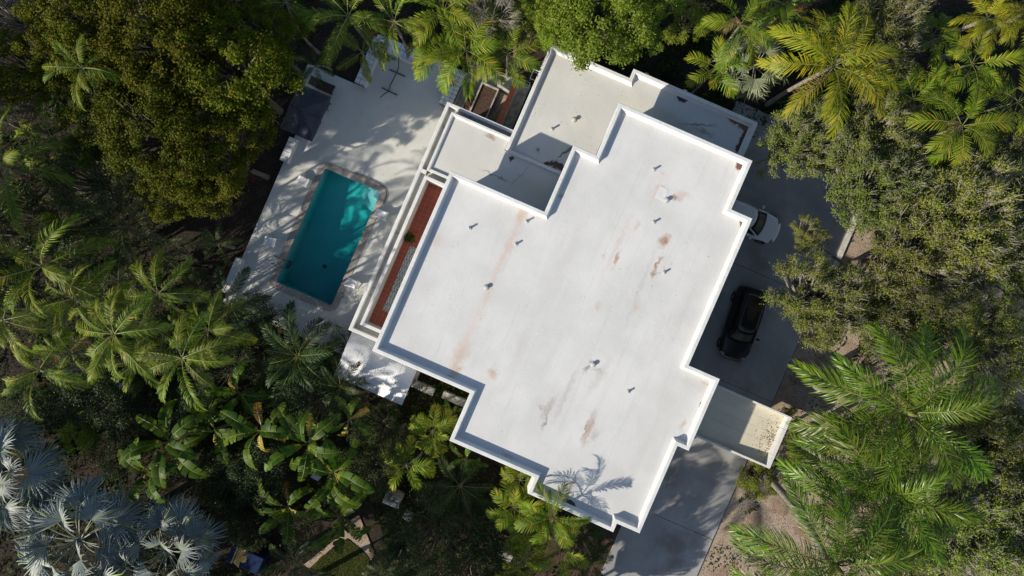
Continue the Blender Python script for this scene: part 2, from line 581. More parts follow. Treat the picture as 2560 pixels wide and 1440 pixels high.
# roof membranes with the stains and rust the photograph shows (house coordinates)
def roof_mat(name, z, stains, c1, c2, seam=True, grime=None):
    m = NT(name)
    co = m.coord()
    wob = m.noise(co, 1.6, 5, 0.6)
    wob2 = m.noise(co, 7.0, 5, 0.7)
    fine = m.noise(co, 45, 3, 0.6)
    col = m.mix(m.ramp(m.noise(co, 0.35, 6, 0.6), 0.3, 0.7), c1, c2)
    col = m.mix(m.ramp(m.noise(m.mapping(co, scale=(0.45, 3.5, 1)), 1.0, 5), 0.5, 0.75, 0, 0.35), col, (0.50, 0.50, 0.485))
    col = m.mix(m.ramp(fine, 0.66, 0.74, 0, 0.35), col, (0.45, 0.45, 0.43))
    # small debris specks
    vd = m.voro(co, 2.6)
    col = m.mix(m.ramp(vd, 0.035, 0.02, 0, 0.8), col, (0.12, 0.10, 0.08))
    hgt = wob2
    if seam:
        sx = m.n('ShaderNodeSeparateXYZ')
        m.l(co, sx.inputs[0])
        xs = m.math('ADD', sx.outputs[0], m.math('MULTIPLY', wob, 0.05))
        s1 = m.ramp(m.math('ABSOLUTE', m.math('SUBTRACT', m.math('FRACT', m.math('MULTIPLY', xs, 1 / 1.52)), 0.5)), 0.012, 0.0)
        col = m.mix(m.math('MULTIPLY', s1, m.ramp(m.noise(co, 0.8, 3), 0.35, 0.6, 0, 0.6)), col, (0.44, 0.43, 0.41))
        # rows of plate fasteners along the seams
        row = m.ramp(m.math('ABSOLUTE', m.math('SUBTRACT', m.math('FRACT', m.math('MULTIPLY', xs, 1 / 1.52)), 0.5)), 0.07, 0.05)
        dots = m.ramp(m.voro(m.mapping(co, scale=(0.2, 0.2, 1)), 1.0), 0.22, 0.12)
        col = m.mix(m.math('MULTIPLY', m.math('MULTIPLY', row, dots), 0.5), col, (0.74, 0.74, 0.73))
        hgt = m.math('ADD', hgt, m.math('MULTIPLY', m.math('MULTIPLY', row, dots), 0.6))
    dn = m.n('ShaderNodeTexNoise')
    dn.inputs['Scale'].default_value = 3.2
    dn.inputs['Detail'].default_value = 5
    m.l(co, dn.inputs['Vector'])
    vm = m.n('ShaderNodeVectorMath', operation='MULTIPLY_ADD')
    m.l(dn.outputs['Color'], vm.inputs[0])
    vm.inputs[1].default_value = (0.55, 0.55, 0)
    vm.inputs[2].default_value = (-0.275, -0.275, 0)
    va = m.n('ShaderNodeVectorMath', operation='ADD')
    m.l(co, va.inputs[0])
    m.l(vm.outputs[0], va.inputs[1])
    for (px, py, ln, wd, ang, c, amt, hard) in stains:
        u, w = UW(px, py, z)
        k = (HC - z) / F
        # ang: direction of the long axis in house coords, 90 = along w
        mp = m.mapping(va.outputs[0], loc=(u, w, 0), rot=(0, 0, R(ang)), scale=(ln * k * 1.15, wd * k * 1.2, 1000))
        le = m.n('ShaderNodeVectorMath', operation='LENGTH')
        m.l(mp, le.inputs[0])
        d = m.math('ADD', le.outputs['Value'], m.math('MULTIPLY', wob2, 0.7 * (1 - hard) + 0.5 * hard))
        mask = m.ramp(d, 1.25, 0.95 if hard else 0.35, 0, min(1.0, amt * 1.35))
        col = m.mix(mask, col, c)
    nr = m.bump(hgt, 0.22, 0.04)
    return m.done(m.bsdf(col, 0.62, 0, 0.35, nr))


TAN = (0.50, 0.36, 0.26)
PINK = (0.58, 0.46, 0.41)
BRN = (0.26, 0.15, 0.11)
GRY = (0.40, 0.36, 0.33)
RUST = (0.16, 0.075, 0.05)
DARK = (0.07, 0.045, 0.04)
M['roof_main'] = roof_mat('main_roof_membrane', 6.65, [
    (1303, 538, 34, 20, 90, TAN, 0.55, 0), (1270, 620, 120, 12, 90, PINK, 0.6, 0), (1222, 735, 60, 10, 90, PINK, 0.5, 0),
    (1690, 494, 16, 12, 20, BRN, 0.8, 0), (1705, 488, 26, 18, 20, PINK, 0.6, 0), (1652, 470, 12, 12, 0, PINK, 0.9, 0),
    (1656, 438, 7, 7, 0, PINK, 0.9, 0), (1661, 602, 26, 15, 80, (0.36, 0.21, 0.13), 0.8, 0), (1643, 660, 40, 6, 84, (0.36, 0.21, 0.13), 0.75, 0),
    (1634, 688, 16, 8, 90, BRN, 0.6, 0), (1542, 645, 32, 6, 90, (0.42, 0.26, 0.18), 0.7, 0), (1510, 640, 14, 10, 90, PINK, 0.6, 0), (1592, 565, 22, 9, 90, PINK, 0.6, 0),
    (1150, 888, 62, 26, 80, TAN, 0.5, 0), (1140, 925, 26, 22, 90, TAN, 0.55, 0), (1232, 936, 22, 16, 0, TAN, 0.55, 0), (1130, 945, 16, 10, 0, BRN, 0.4, 0),
    (1372, 1020, 52, 13, 80, GRY, 0.6, 0), (1352, 1018, 14, 10, 0, GRY, 0.6, 0), (1362, 1055, 34, 5, 90, (0.22, 0.17, 0.13), 0.55, 0),
    (1472, 1072, 66, 15, 95, (0.42, 0.33, 0.28), 0.7, 0), (1488, 1090, 20, 14, 90, GRY, 0.5, 0), (1462, 1075, 40, 4, 95, BRN, 0.6, 0),
    (1470, 920, 22, 8, 60, (0.25, 0.23, 0.2), 0.6, 0), (1497, 925, 20, 10, 0, GRY, 0.5, 0), (1482, 905, 10, 8, 0, (0.25, 0.23, 0.2), 0.7, 0),
    (1858, 410, 22, 14, 60, RUST, 1.0, 1), (1858, 556, 18, 13, 90, RUST, 0.95, 1), (1768, 962, 24, 10, 0, TAN, 0.6, 0), (1781, 968, 6, 6, 0, RUST, 0.9, 1),
    (1757, 1008, 15, 5, 90, RUST, 0.95, 1), (1735, 1062, 15, 4, 90, RUST, 0.95, 1), (1706, 1060, 18, 9, 90, TAN, 0.6, 0),
    (1404, 490, 12, 7, 90, (0.45, 0.28, 0.22), 0.7, 0), (1092, 600, 30, 26, 0, TAN, 0.25, 0), (1010, 740, 60, 18, 90, TAN, 0.22, 0),
    (1590, 770, 26, 10, 90, TAN, 0.3, 0), (1495, 765, 18, 10, 90, TAN, 0.3, 0), (1350, 540, 24, 10, 0, (0.52, 0.44, 0.33), 0.5, 0),
    (1430, 1215, 40, 7, 90, (0.28, 0.22, 0.19), 0.7, 0), (1424, 1260, 15, 10, 0, DARK, 0.8, 1), (1270, 1140, 22, 6, 0, TAN, 0.6, 0),
    (1150, 975, 60, 5, 0, (0.25, 0.22, 0.2), 0.5, 0), (1235, 690, 210, 13, 90, PINK, 0.26, 0), (1175, 830, 120, 18, 85, PINK, 0.28, 0), (1415, 985, 120, 9, 88, GRY, 0.35, 0),
    (1600, 720, 190, 9, 92, GRY, 0.18, 0), (1545, 610, 120, 8, 88, PINK, 0.4, 0), (1640, 480, 50, 10, 90, PINK, 0.5, 0), (1500, 940, 90, 14, 80, GRY, 0.25, 0), (1300, 880, 140, 20, 90, GRY, 0.14, 0),
    (1420, 640, 160, 26, 90, GRY, 0.10, 0), (1700, 800, 120, 20, 90, GRY, 0.12, 0), (1650, 990, 80, 40, 0, GRY, 0.14, 0), (1560, 1190, 60, 40, 0, GRY, 0.10, 0), (1740, 960, 50, 22, 0, GRY, 0.22, 0)],
    (0.645, 0.640, 0.628), (0.555, 0.552, 0.54))
M['roof_low'] = roof_mat('wing_roof_membrane', 3.92, [
    (1708, 243, 15, 12, 0, DARK, 1.0, 1), (1842, 300, 26, 13, 0, RUST, 1.0, 1), (1866, 311, 26, 16, -10, RUST, 1.0, 1), (1871, 332, 28, 13, 80, RUST, 1.0, 1),
    (1857, 358, 32, 12, 90, DARK, 1.0, 1), (1700, 320, 90, 30, 0, (0.36, 0.345, 0.29), 0.4, 0), (1745, 312, 60, 5, 20, (0.15, 0.13, 0.1), 0.6, 0),
    (1760, 330, 40, 10, 0, (0.25, 0.18, 0.15), 0.5, 0), (1660, 285, 50, 22, 0, (0.46, 0.44, 0.34), 0.5, 0), (1590, 270, 60, 40, 0, (0.60, 0.58, 0.48), 0.6, 0),
    (1440, 305, 40, 30, 0, (0.60, 0.58, 0.49), 0.6, 0), (1395, 415, 26, 9, 0, DARK, 1.0, 1), (1367, 410, 8, 6, 0, DARK, 1.0, 1), (1415, 378, 24, 3, 60, (0.15, 0.14, 0.12), 0.8, 1)],
    (0.60, 0.59, 0.555), (0.52, 0.515, 0.485), seam=False)
M['roof_mid'] = roof_mat('terrace_roof_membrane', 3.92, [
    (1228, 340, 20, 9, 0, BRN, 0.6, 0), (1280, 397, 7, 7, 0, DARK, 0.9, 1), (1240, 440, 60, 3, 0, (0.22, 0.2, 0.17), 0.7, 0), (1300, 440, 60, 4, 70, (0.3, 0.29, 0.22), 0.6, 0),
    (1330, 470, 80, 40, 0, (0.50, 0.49, 0.42), 0.6, 0)],
    (0.60, 0.59, 0.56), (0.53, 0.525, 0.495), seam=False)
m = NT('trough_lining')
co = m.coord()
col = m.mix(m.ramp(m.noise(co, 0.8, 6, 0.7), 0.35, 0.7), (0.50, 0.48, 0.44), (0.38, 0.36, 0.32))
col = m.mix(m.ramp(m.noise(co, 1.7, 7, 0.75), 0.58, 0.66, 0, 0.9), col, (0.07, 0.06, 0.055))
M['trough'] = m.done(m.bsdf(col, 0.85))

# ------------------------------------------------------------------ the setting
gm = MB()
for (x0, y0, x1, y1) in ((-200, -200, -13.9, 200), (-9.88, -200, 200, 200), (-13.9, -200, -9.88, -5.68), (-13.9, 2.35, -9.88, 200)):
    gm.add([(x0, y0, -0.30), (x1, y0, -0.30), (x1, y1, -0.30), (x0, y1, -0.30)], [(0, 1, 2, 3)])
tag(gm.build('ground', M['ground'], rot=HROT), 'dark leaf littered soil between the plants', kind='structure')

# pool deck: slab pieces round the pool opening
POOL = (-13.80, -5.58, -9.98, 2.25)           # u0 w0 u1 w1 of the water
hu0, hw0, hu1, hw1 = -13.97, -5.75, -9.81, 2.42
dk = MB()
dk.box(-16.35, -8.10, -0.32, hu0, 3.0, 0)
dk.box(hu0, -8.10, -0.32, hu1, hw0, 0)
dk.box(hu0, hw1, -0.32, hu1, 3.0, 0)
dk.box(hu1, -8.10, -0.32, -6.9, 3.0, 0)
dk.box(-17.42, 3.45, -0.32, -16.35, 7.85, 0)
dk.box(-16.35, 3.0, -0.32, -14.12, 7.85, 0)
dk.box(-14.12, 3.0, -0.32, -7.9, 11.3, 0)
dk.box(-7.9, 3.0, -0.32, -6.95, 8.0, 0)
tag(dk.build('pool_deck', M['deck'], rot=HROT), 'off white painted concrete deck round the pool', kind='structure')

# driveway slabs
drv = empty('driveway', rot=HROT)
tag(drv, 'grey concrete driveway east of the house', kind='structure')
ws = [16.5, 7.03, -0.06, -9.5, -20.0]
for i in range(4):
    b = MB().box(8.3 if i < 2 else (9.2 if i == 2 else 12.3), ws[i + 1] + 0.012, -0.30, 17.93, ws[i] - 0.012, -0.02)
    b.build('slab', M['drive'], drv, bevel=0.012)
MB().box(8.6, -20, -0.30, 17.9, 16.4, -0.05).build('joint_filler', M['soil'], drv)

# gravel bed and garden patches
gp = [(18.0, -20), (40, -20), (40, 16), (22.5, 16), (18.0, 13.5)]
tag(MB().prism(gp, -0.32, -0.12).build('gravel_bed', M['gravel'], rot=HROT), 'tan gravel bed along the driveway', kind='structure')
lawn_c = P(850, 1400)
lp = [P(*q) for q in ((760, 1440), (800, 1395), (868, 1352), (905, 1380), (922, 1400), (912, 1470), (760, 1500))]
lawn = MB().prism([(q.x, q.y) for q in lp], -0.32, -0.20)
tag(lawn.build('lawn', M['grass']), 'small dry lawn patch at the foot of the garden', kind='structure')
pp = [P(*q) for q in ((862, 1310), (895, 1290), (935, 1390), (925, 1405), (905, 1378), (868, 1348), (840, 1362), (770, 1425), (757, 1415), (845, 1345))]
tag(MB().prism([(q.x, q.y) for q in pp], -0.32, -0.23).build('gravel_path', M['gravel']), 'narrow tan gravel path beside the lawn patch', kind='structure')

# ------------------------------------------------------------------ house
house = empty('house', rot=HROT, label='large flat roofed white house with stained roof membrane and parapets', cat='house')
MAIN = [(-5.44, 4.38), (-0.03, 4.38), (-0.03, 8.2), (1.3, 8.2), (1.3, 11.22), (8.97, 11.22), (8.97, 8.42), (10.18, 8.42), (10.18, -0.02),
        (11.98, -0.02), (11.98, -4.15), (11.34, -4.15), (11.34, -9.18), (10.04, -9.18), (10.04, -9.68), (5.08, -9.60), (5.08, -8.70), (0.18, -8.70),
        (0.18, -5.97), (-5.44, -5.97)]


def inset(path, d, closed=True):
    """offset a path to its inside (right-hand turn = clockwise polygons) for right-angled corners"""
    n = len(path)
    out = []
    for i in range(n):
        p = Vector(path[i])
        a = Vector(path[i - 1]) if (closed or i > 0) else None
        b = Vector(path[(i + 1) % n]) if (closed or i < n - 1) else None
        nr = Vector((0, 0))
        ns = []
        if a is not None:
            t = (p - a).normalized()
            ns.append(Vector((t.y, -t.x)))
        if b is not None:
            t = (b - p).normalized()
            ns.append(Vector((t.y, -t.x)))
        if len(ns) == 1:
            q = p + ns[0] * d
        else:
            mm = ns[0] + ns[1]
            q = p + mm * (d / max(0.3, (1 + ns[0].dot(ns[1]))))
        out.append((q.x, q.y))
    return out


def parapet(path, zb, zt, zr, tw, sw, closed=True):
    """wall on the path: outer face zb..zt, flat top tw wide, cant slope down to the roof zr over sw"""
    n = len(path)
    rings = [(path, zb), (path, zt - 0.02), (inset(path, 0.02, closed), zt), (inset(path, tw, closed), zt), (inset(path, tw + 0.03, closed), zt - 0.02),
             (inset(path, tw + 0.05, closed), zr + 0.12), (inset(path, tw + 0.05 + sw, closed), zr + 0.004), (inset(path, tw + 0.05 + sw, closed), zr - 0.05)]
    b = MB()
    vs = [(x, y, z) for pth, z in rings for x, y in pth]
    fs = []
    for r in range(len(rings) - 1):
        for i in range(n if closed else n - 1):
            j = (i + 1) % n
            fs.append((r * n + j, r * n + i, (r + 1) * n + i, (r + 1) * n + j))
    b.add(vs, fs)
    if not closed:
        b.add(vs, [tuple(r * n for r in range(len(rings))), tuple(r * n + n - 1 for r in range(len(rings) - 1, -1, -1))])
    return b


# walls stand back under an overhanging roof slab
ZL = 3.92                               # level of the two lower roofs
MB().prism(inset(MAIN, 0.48), -0.3, 5.71).build('main_wall', M['wall'], house)
MB().prism(MAIN, 5.72, 6.55).build('roof_slab', M['white'], house)
MB().prism(inset(MAIN, 0.1), 6.56, 6.65).build('main_roof', M['roof_main'], house)
parapet(MAIN, 6.555, 7.0, 6.65, 0.19, 0.07).build('parapet', M['white'], house)

WING = [(-3.5, 7.1), (-3.5, 13.62), (1.38, 13.62), (1.38, 14.2), (9.1, 14.2), (9.1, 10.0), (2.4, 10.0), (2.4, 7.1)]
MB().prism(WING, -0.3, ZL - 0.09).build('wing_wall', M['wall'], house)
MB().prism(inset(WING, 0.05), ZL - 0.08, ZL).build('wing_roof', M['roof_low'], house)
parapet([(-3.5, 7.12), (-3.5, 13.62), (1.38, 13.62), (1.38, 14.2), (9.1, 14.2), (9.1, 10.6)], ZL - 0.3, ZL + 0.28, ZL, 0.19, 0.10, False).build('parapet', M['white'], house)

MID = [(-7.16, 4.25), (-7.16, 7.86), (-3.505, 7.86), (-3.505, 7.095), (0.9, 7.095), (0.9, 3.7), (-4.9, 3.7), (-4.9, 4.25)]
MB().prism(MID, -0.3, ZL - 0.09).build('terrace_wall', M['wall'], house)
MB().prism(inset(MID, 0.04), ZL - 0.08, ZL + 0.002).build('terrace_roof', M['roof_mid'], house)
parapet([(-7.16, 4.25), (-7.16, 7.86), (-3.51, 7.86)], ZL - 0.2, ZL + 0.15, ZL + 0.002, 0.13, 0.04, False).build('parapet', M['white'], house)
MB().box(-3.28, 7.0, ZL - 0.02, 0.9, 7.19, ZL + 0.2).build('divider_wall', M['white'], house, bevel=0.015)
MB().box(-6.96, 4.25, ZL - 0.05, -4.97, 4.38, ZL + 0.14).build('kerb_wall', M['white'], house)

# trough ledge that runs round the terrace and the balcony
LED = [(-5.0, -5.95), (-7.68, -5.95), (-7.68, 8.36), (-3.52, 8.36)]
lo, li = inset(LED, 0.0, False), inset(LED, 0.21, False)


def strip(path, d0, d1, z0, z1):
    a, c = inset(path, d0, False), inset(path, d1, False)
    b = MB()
    n = len(path)
    vs = [(x, y, z0) for x, y in a] + [(x, y, z1) for x, y in a] + [(x, y, z1) for x, y in c] + [(x, y, z0) for x, y in c]
    fs = []
    for i in range(n - 1):
        for k in range(4):
            k2 = (k + 1) % 4
            fs.append((k * n + i, k2 * n + i, k2 * n + i + 1, k * n + i + 1)[::-1])
    fs += [(0, n, 2 * n, 3 * n), (n - 1, 4 * n - 1, 3 * n - 1, 2 * n - 1)]
    return b.add(vs, fs)


strip(LED, 0.0, 0.21, 3.0, 3.76).build('ledge_rim', M['white'], house, bevel=0.03)
strip(LED, 0.211, 0.515, 3.0, 3.42).build('ledge_trough', M['trough'], house)
MB().box(-7.47, 4.02, 3.35, -7.165, 4.24, 3.77).build('ledge_divider', M['white'], house)
MB().box(-7.15, 3.95, 2.9, -4.97, 4.24, 3.42).build('ledge_trough', M['trough'], house)
# balcony
BAL = [(-4.97, -5.38), (-7.14, -5.38), (-7.14, 3.94), (-4.97, 3.94)]
strip(BAL, 0.0, 0.2, 2.6, 4.0).build('balcony_parapet', M['white'], house, bevel=0.02)
bf = MB().box(-7.0, -5.24, 2.6, -4.97, 3.80, 2.945).build('balcony_floor', M['grout_pale'], house)
tme = MB().box(-0.139, -0.139, 0, 0.139, 0.139, 0.008).mesh('tile', M['tile_red'])
for i in range(7):
    for j in range(29):
        u, w = -6.76 + i * 0.305, -4.98 + j * 0.305
        if u + 0.146 > -4.97 or w > 3.62:
            continue
        link('tile', tme, bf, (u, w, 2.9455 + random.uniform(0, 0.002)))
# wall below the balcony
MB().box(-6.95, -5.15, -0.3, -4.97, 3.9, 2.59).build('lower_wall', M['wall'], house)

# vents on the roofs
pipe_me = MB().tube([(0, 0, -0.02), (0, 0, 0.36)], 0.055, 12, 0).lathe([(0.055, 0.36), (0.04, 0.362), (0.04, 0.30), (0.0, 0.30)], 12, 0).add(
    [(0.042 * math.cos(k * 0.5236), 0.042 * math.sin(k * 0.5236), 0.361) for k in range(12)], [tuple(range(12))], 1).lathe(
    [(0.13, -0.01), (0.12, 0.012), (0.06, 0.03)], 12, 0).mesh('vent_pipe', [M['pvc'], M['hole_shade']], True)
cap_me = MB().lathe([(0.20, -0.01), (0.19, 0.015), (0.09, 0.04), (0.075, 0.06), (0.075, 0.24), (0.13, 0.24), (0.135, 0.27), (0.10, 0.33), (0.04, 0.36), (0.0, 0.362)], 16).mesh('roof_vent', M['pvc'], True)
for (x, y) in [(1175, 569), (1318, 552), (1291, 609), (1637, 422), (1637, 554), (1663, 680), (1573, 979)]:
    u, w = UW(x, y, 6.8)
    link('vent_pipe', pipe_me, house, (u, w, 6.65), scale=(1, 1, random.uniform(0.5, 0.65)))
for (x, y) in [(1216, 718), (1668, 499), (1484, 911)]:
    u, w = UW(x, y, 6.8)
    link('roof_vent', cap_me, house, (u, w, 6.65), scale=(0.9, 0.9, 0.5))
u, w = UW(1381, 321, 4.05)
link('vent_pipe', pipe_me, house, (u, w, ZL), scale=(1, 1, 0.7))
u, w = UW(1436, 298, 4.05)
link('roof_vent', cap_me, house, (u, w, ZL), scale=(0.9, 0.9, 0.6))
u, w = UW(1662, 487, 6.65)
MB().box(u - 0.42, w - 0.33, 6.648, u + 0.1, w + 0.33, 6.66).build('roof_patch', M['patch'], house, bevel=0.005)
for (u, w) in ((4.6, 14.29), (2.2, 14.29)):
    MB().box(u - 0.1, w - 0.08, 3.68, u + 0.1, w + 0.12, 3.82).build('scupper', M['white'], house)


def window(u, w, z, wd, ht, face):
    """face: unit outward normal (in house axes)"""
    e = empty('window', (u, w, z), (0, 0, math.atan2(face[1], face[0]) + math.pi / 2))
    e.parent = house
    b = MB()
    for (x0, x1, z0, z1) in ((-wd / 2, wd / 2, 0, 0.07), (-wd / 2, wd / 2, ht - 0.07, ht), (-wd / 2, -wd / 2 + 0.07, 0.07, ht - 0.07), (wd / 2 - 0.07, wd / 2, 0.07, ht - 0.07), (-0.03, 0.03, 0.07, ht - 0.07)):
        b.box(x0, -0.05, z0, x1, 0.04, z1)
    b.build('frame', M['frame'], e)
    MB().box(-wd / 2 + 0.07, -0.015, 0.07, -0.03, 0.01, ht - 0.07).build('pane', M['glass'], e)
    MB().box(0.03, -0.015, 0.07, wd / 2 - 0.07, 0.01, ht - 0.07).build('pane', M['glass'], e)
    MB().box(-wd / 2 - 0.06, -0.12, -0.08, wd / 2 + 0.06, 0.03, -0.003).build('sill', M['white'], e)


for (u, w, z, wd, ht, fc) in ((9.72, 6.3, 4.0, 1.6, 1.3, (1, 0)), (9.72, 2.6, 4.0, 1.6, 1.3, (1, 0)), (9.72, 4.4, 1.0, 1.8, 1.3, (1, 0)), (10.88, -6.6, 4.2, 1.6, 1.3, (1, 0)),
                              (-4.98, 2.4, 3.05, 1.8, 2.1, (-1, 0)), (-4.98, -2.2, 3.05, 1.8, 2.1, (-1, 0)), (2.4, -8.24, 4.2, 1.6, 1.3, (0, -1)), (-2.6, -5.51, 4.2, 1.6, 1.3, (0, -1)),
                              (5.0, 10.76, 4.3, 1.8, 1.2, (0, 1)), (5.2, 14.22, 1.0, 1.8, 1.4, (0, 1)), (7.5, -9.18, 4.2, 1.6, 1.3, (0, -1)), (-1.2, 13.64, 1.1, 1.6, 1.3, (0, 1))):
    window(u, w, z, wd, ht, fc)

# ------------------------------------------------------------------ entry canopy (roof falls towards its outer end)
can = empty('entry_canopy', rot=HROT, label='cream entry canopy with raised white rim and leaves in its corner', cat='canopy')
u0, u1, w0, w1 = 11.5, 17.98, -3.68, -0.40
npan = 5
pw = (w1 - w0 - 0.24) / npan
for i in range(npan):
    a, c = w0 + 0.12 + i * pw + 0.002, w0 + 0.12 + (i + 1) * pw - 0.002
    vs = [(u0, a, 3.12), (u1 - 0.12, a, 2.72), (u1 - 0.12, c, 2.72), (u0, c, 3.12), (u0, a, 3.05), (u1 - 0.12, a, 2.64), (u1 - 0.12, c, 2.64), (u0, c, 3.05)]
    MB().add(vs, [(0, 1, 2, 3), (7, 6, 5, 4), (0, 4, 5, 1), (1, 5, 6, 2), (2, 6, 7, 3), (3, 7, 4, 0)]).build('roof_panel', M['canopy'], can, bevel=0.008)
MB().box(u0, w0 + 0.121, 2.55, u1 - 0.121, w1 - 0.121, 2.63).build('ceiling', M['wall'], can)
MB().box(u0, w0, 2.55, u1 - 0.24, w0 + 0.12, 3.2).build('rim', M['white'], can, bevel=0.012)
MB().box(u0, w1 - 0.12, 2.55, u1 - 0.24, w1, 3.2).build('rim', M['white'], can, bevel=0.012)
seg = (w1 - w0) / 4
for i in range(4):
    MB().box(u1 - 0.238, w0 + i * seg + 0.004, 2.55, u1, w0 + (i + 1) * seg - 0.004, 3.215).build('rim_cap', M['white'], can, bevel=0.012)
for w in (w0 + 0.25, w1 - 0.25):
    MB().tube([(u1 - 0.4, w, -0.3), (u1 - 0.4, w, 2.55)], 0.1, 12).build('post', M['white'], can, smooth=True)

# ------------------------------------------------------------------ corrugated patio cover
pc = empty('patio_cover', rot=HROT, label='white corrugated patio cover beside the lower house corner', cat='patio cover')
cu0, cu1 = -7.6, -3.2
npn = 5
pwid = (cu1 - cu0) / npn
for i in range(npn):
    b = MB()
    a = cu0 + i * pwid
    nn = 40
    vs = []
    for k in range(nn + 1):
        x = a + 0.004 + (pwid - 0.008) * k / nn
        z = 0.018 * math.sin(k / nn * 2 * math.pi * 10)
        zo = 0.006 if i % 2 else 0
        vs += [(x, -5.88, 2.90 + z + zo), (x, -8.95, 2.66 + z + zo)]
    b.add(vs, [(2 * k, 2 * k + 1, 2 * k + 3, 2 * k + 2) for k in range(nn)])
    b.build('corrugated_panel', M['corr'], pc, smooth=True, solid=0.004)
for (u, w) in ((-7.4, -8.75), (-5.3, -8.75), (-3.4, -8.75)):
    MB().box(u - 0.05, w - 0.05, -0.3, u + 0.05, w + 0.05, 2.62).build('post', M['white'], pc)
MB().box(-7.55, -8.83, 2.50, -3.25, -8.73, 2.615).build('beam', M['white'], pc)

# ------------------------------------------------------------------ pool
pool = empty('swimming_pool', rot=HROT, label='rectangular teal swimming pool with stone coping', cat='pool')
a0, b0, a1, b1 = POOL
bs = MB()
zs, zd = -1.25, -2.3
vs = [(a0, b0, 0.0), (a1, b0, 0.0), (a1, b1, 0.0), (a0, b1, 0.0), (a0, b0, zd), (a1, b0, zd), (a1, b1, zs), (a0, b1, zs)]
bs.add(vs, [(4, 5, 6, 7), (0, 4, 7, 3), (1, 2, 6, 5), (0, 1, 5, 4), (3, 7, 6, 2)])
bs.build('basin', M['plaster'], pool)
MB().box(a0 + 0.002, b0 + 0.002, -2.5, a1 - 0.002, b1 - 0.002, -0.11).build('water', M['water'], pool)
for k, (r, z) in enumerate(((1.35, -0.85), (0.95, -0.55), (0.55, -0.28))):
    poly = [(a1, b1)] + [(a1 - r * math.cos(t * math.pi / 2 / 8), b1 - r * math.sin(t * math.pi / 2 / 8)) for t in range(9)]
    MB().prism(poly, -1.6, z).build('step', M['tile_white'], pool)
MB().lathe([(0.0, 0.03), (0.14, 0.03), (0.16, 0.0)], 16).build('main_drain', M['steel'], pool, (-11.9, -3.6, -2.05))
# coping stones
CW = 0.40


def coping(poly, z1=0.035):
    MB().prism(poly, -0.10, z1 + random.uniform(-0.003, 0.003)).build('coping_stone', M['coping'], pool)


def run(p0, p1, inw):
    L = (Vector(p1) - Vector(p0)).length
    n = round(L / 0.31)
    t = (Vector(p1) - Vector(p0)) / L
    nn = Vector(inw)
    for i in range(n):
        s0, s1 = L * i / n + 0.005, L * (i + 1) / n - 0.005
        q = [Vector(p0) + t * s0, Vector(p0) + t * s1, Vector(p0) + t * s1 - nn * CW, Vector(p0) + t * s0 - nn * CW]
        coping([(v.x, v.y) for v in q])


rc = 0.16
run((a0 + rc, b0), (a1 - rc, b0), (0, 1))
run((a0 + rc, b1), (a1 - rc, b1), (0, -1))
run((a0, b0 + rc), (a0, b1 - rc), (1, 0))
run((a1, b0 + rc), (a1, b1 - rc), (-1, 0))
for (cx, cy, st) in ((a0 + rc, b0 + rc, 180), (a1 - rc, b0 + rc, 270), (a1 - rc, b1 - rc, 0), (a0 + rc, b1 - rc, 90)):
    for k in range(3):
        q0, q1 = R(st + k * 30 + 0.8), R(st + k * 30 + 29.2)
        ro = rc + CW
        poly = [(cx + rc * math.cos(q0), cy + rc * math.sin(q0)), (cx + ro * math.cos(q0), cy + ro * math.sin(q0)), (cx + ro * math.cos((q0 + q1) / 2), cy + ro * math.sin((q0 + q1) / 2)),
                (cx + ro * math.cos(q1), cy + ro * math.sin(q1)), (cx + rc * math.cos(q1), cy + rc * math.sin(q1))]
        coping(poly)
u, w = UW(853, 738)
MB().lathe([(0.0, 0.044), (0.12, 0.044), (0.13, 0.040), (0.15, 0.046), (0.19, 0.046), (0.20, 0.002)], 20).build('skimmer_lid', M['coping'], pool, (u, w, 0), smooth=True)
# ladder rails on the west side
for w in (-4.55, -4.05):
    MB().tube([(-14.35, w, 0.0), (-14.35, w, 0.55), (-14.28, w, 0.72), (-14.05, w, 0.80), (-13.75, w, 0.74), (-13.62, w, 0.55), (-13.62, w, -0.9)], 0.024, 8).build('ladder_rail', M['steel'], pool, smooth=True)
for z in (-0.35, -0.65):
    MB().box(-13.70, -4.5, z, -13.55, -4.1, z + 0.03).build('ladder_tread', M['steel'], pool)
# bent grab rail round the step corner
gr = [(-11.4, 2.75, 0.0), (-11.4, 2.75, 0.35)]
gr = [(-12.0, 2.72, 0.05), (-11.0, 2.74, 0.05), (-10.2, 2.72, 0.05), (-9.75, 2.55, 0.05), (-9.52, 2.2, 0.05), (-9.50, 1.6, 0.05)]
hose = MB().tube(gr, 0.02, 6).build('garden_hose', M['rubber'], None, rot=HROT, smooth=True)
tag(hose, 'thin dark hose curled round the corner of the pool coping', 'hose')

# ------------------------------------------------------------------ tiled benches, low walls
def tiled_bench(name, u0, w0, u1, w1, z, rows, cols, label, cat, lip=None):
    e = empty(name, W((u0 + u1) / 2, (w0 + w1) / 2, 0), HROT, label, cat)
    hu, hw = (u1 - u0) / 2, (w1 - w0) / 2
    core = MB().box(-hu, -hw, -0.3, hu, hw, z - 0.012).build('base', M['grout'], e)
    tw, tl = 2 * hu / cols, 2 * hw / rows
    me = MB().box(-tw / 2 + 0.015, -tl / 2 + 0.015, 0, tw / 2 - 0.015, tl / 2 - 0.015, 0.016).mesh('tile', M['tile_white'])
    for i in range(cols):
        for j in range(rows):
            link('tile', me, e, (-hu + (i + 0.5) * tw, -hw + (j + 0.5) * tl, z - 0.0118))
    if lip == 'u':
        MB().box(hu, -hw, -0.3, hu + 0.09, hw, z + 0.05).build('edge_lip', M['white'], e, bevel=0.01)
    if lip == 'w':
        MB().box(-hu, -hw - 0.09, -0.3, hu, -hw, z + 0.05).build('edge_lip', M['white'], e, bevel=0.01)
    return e


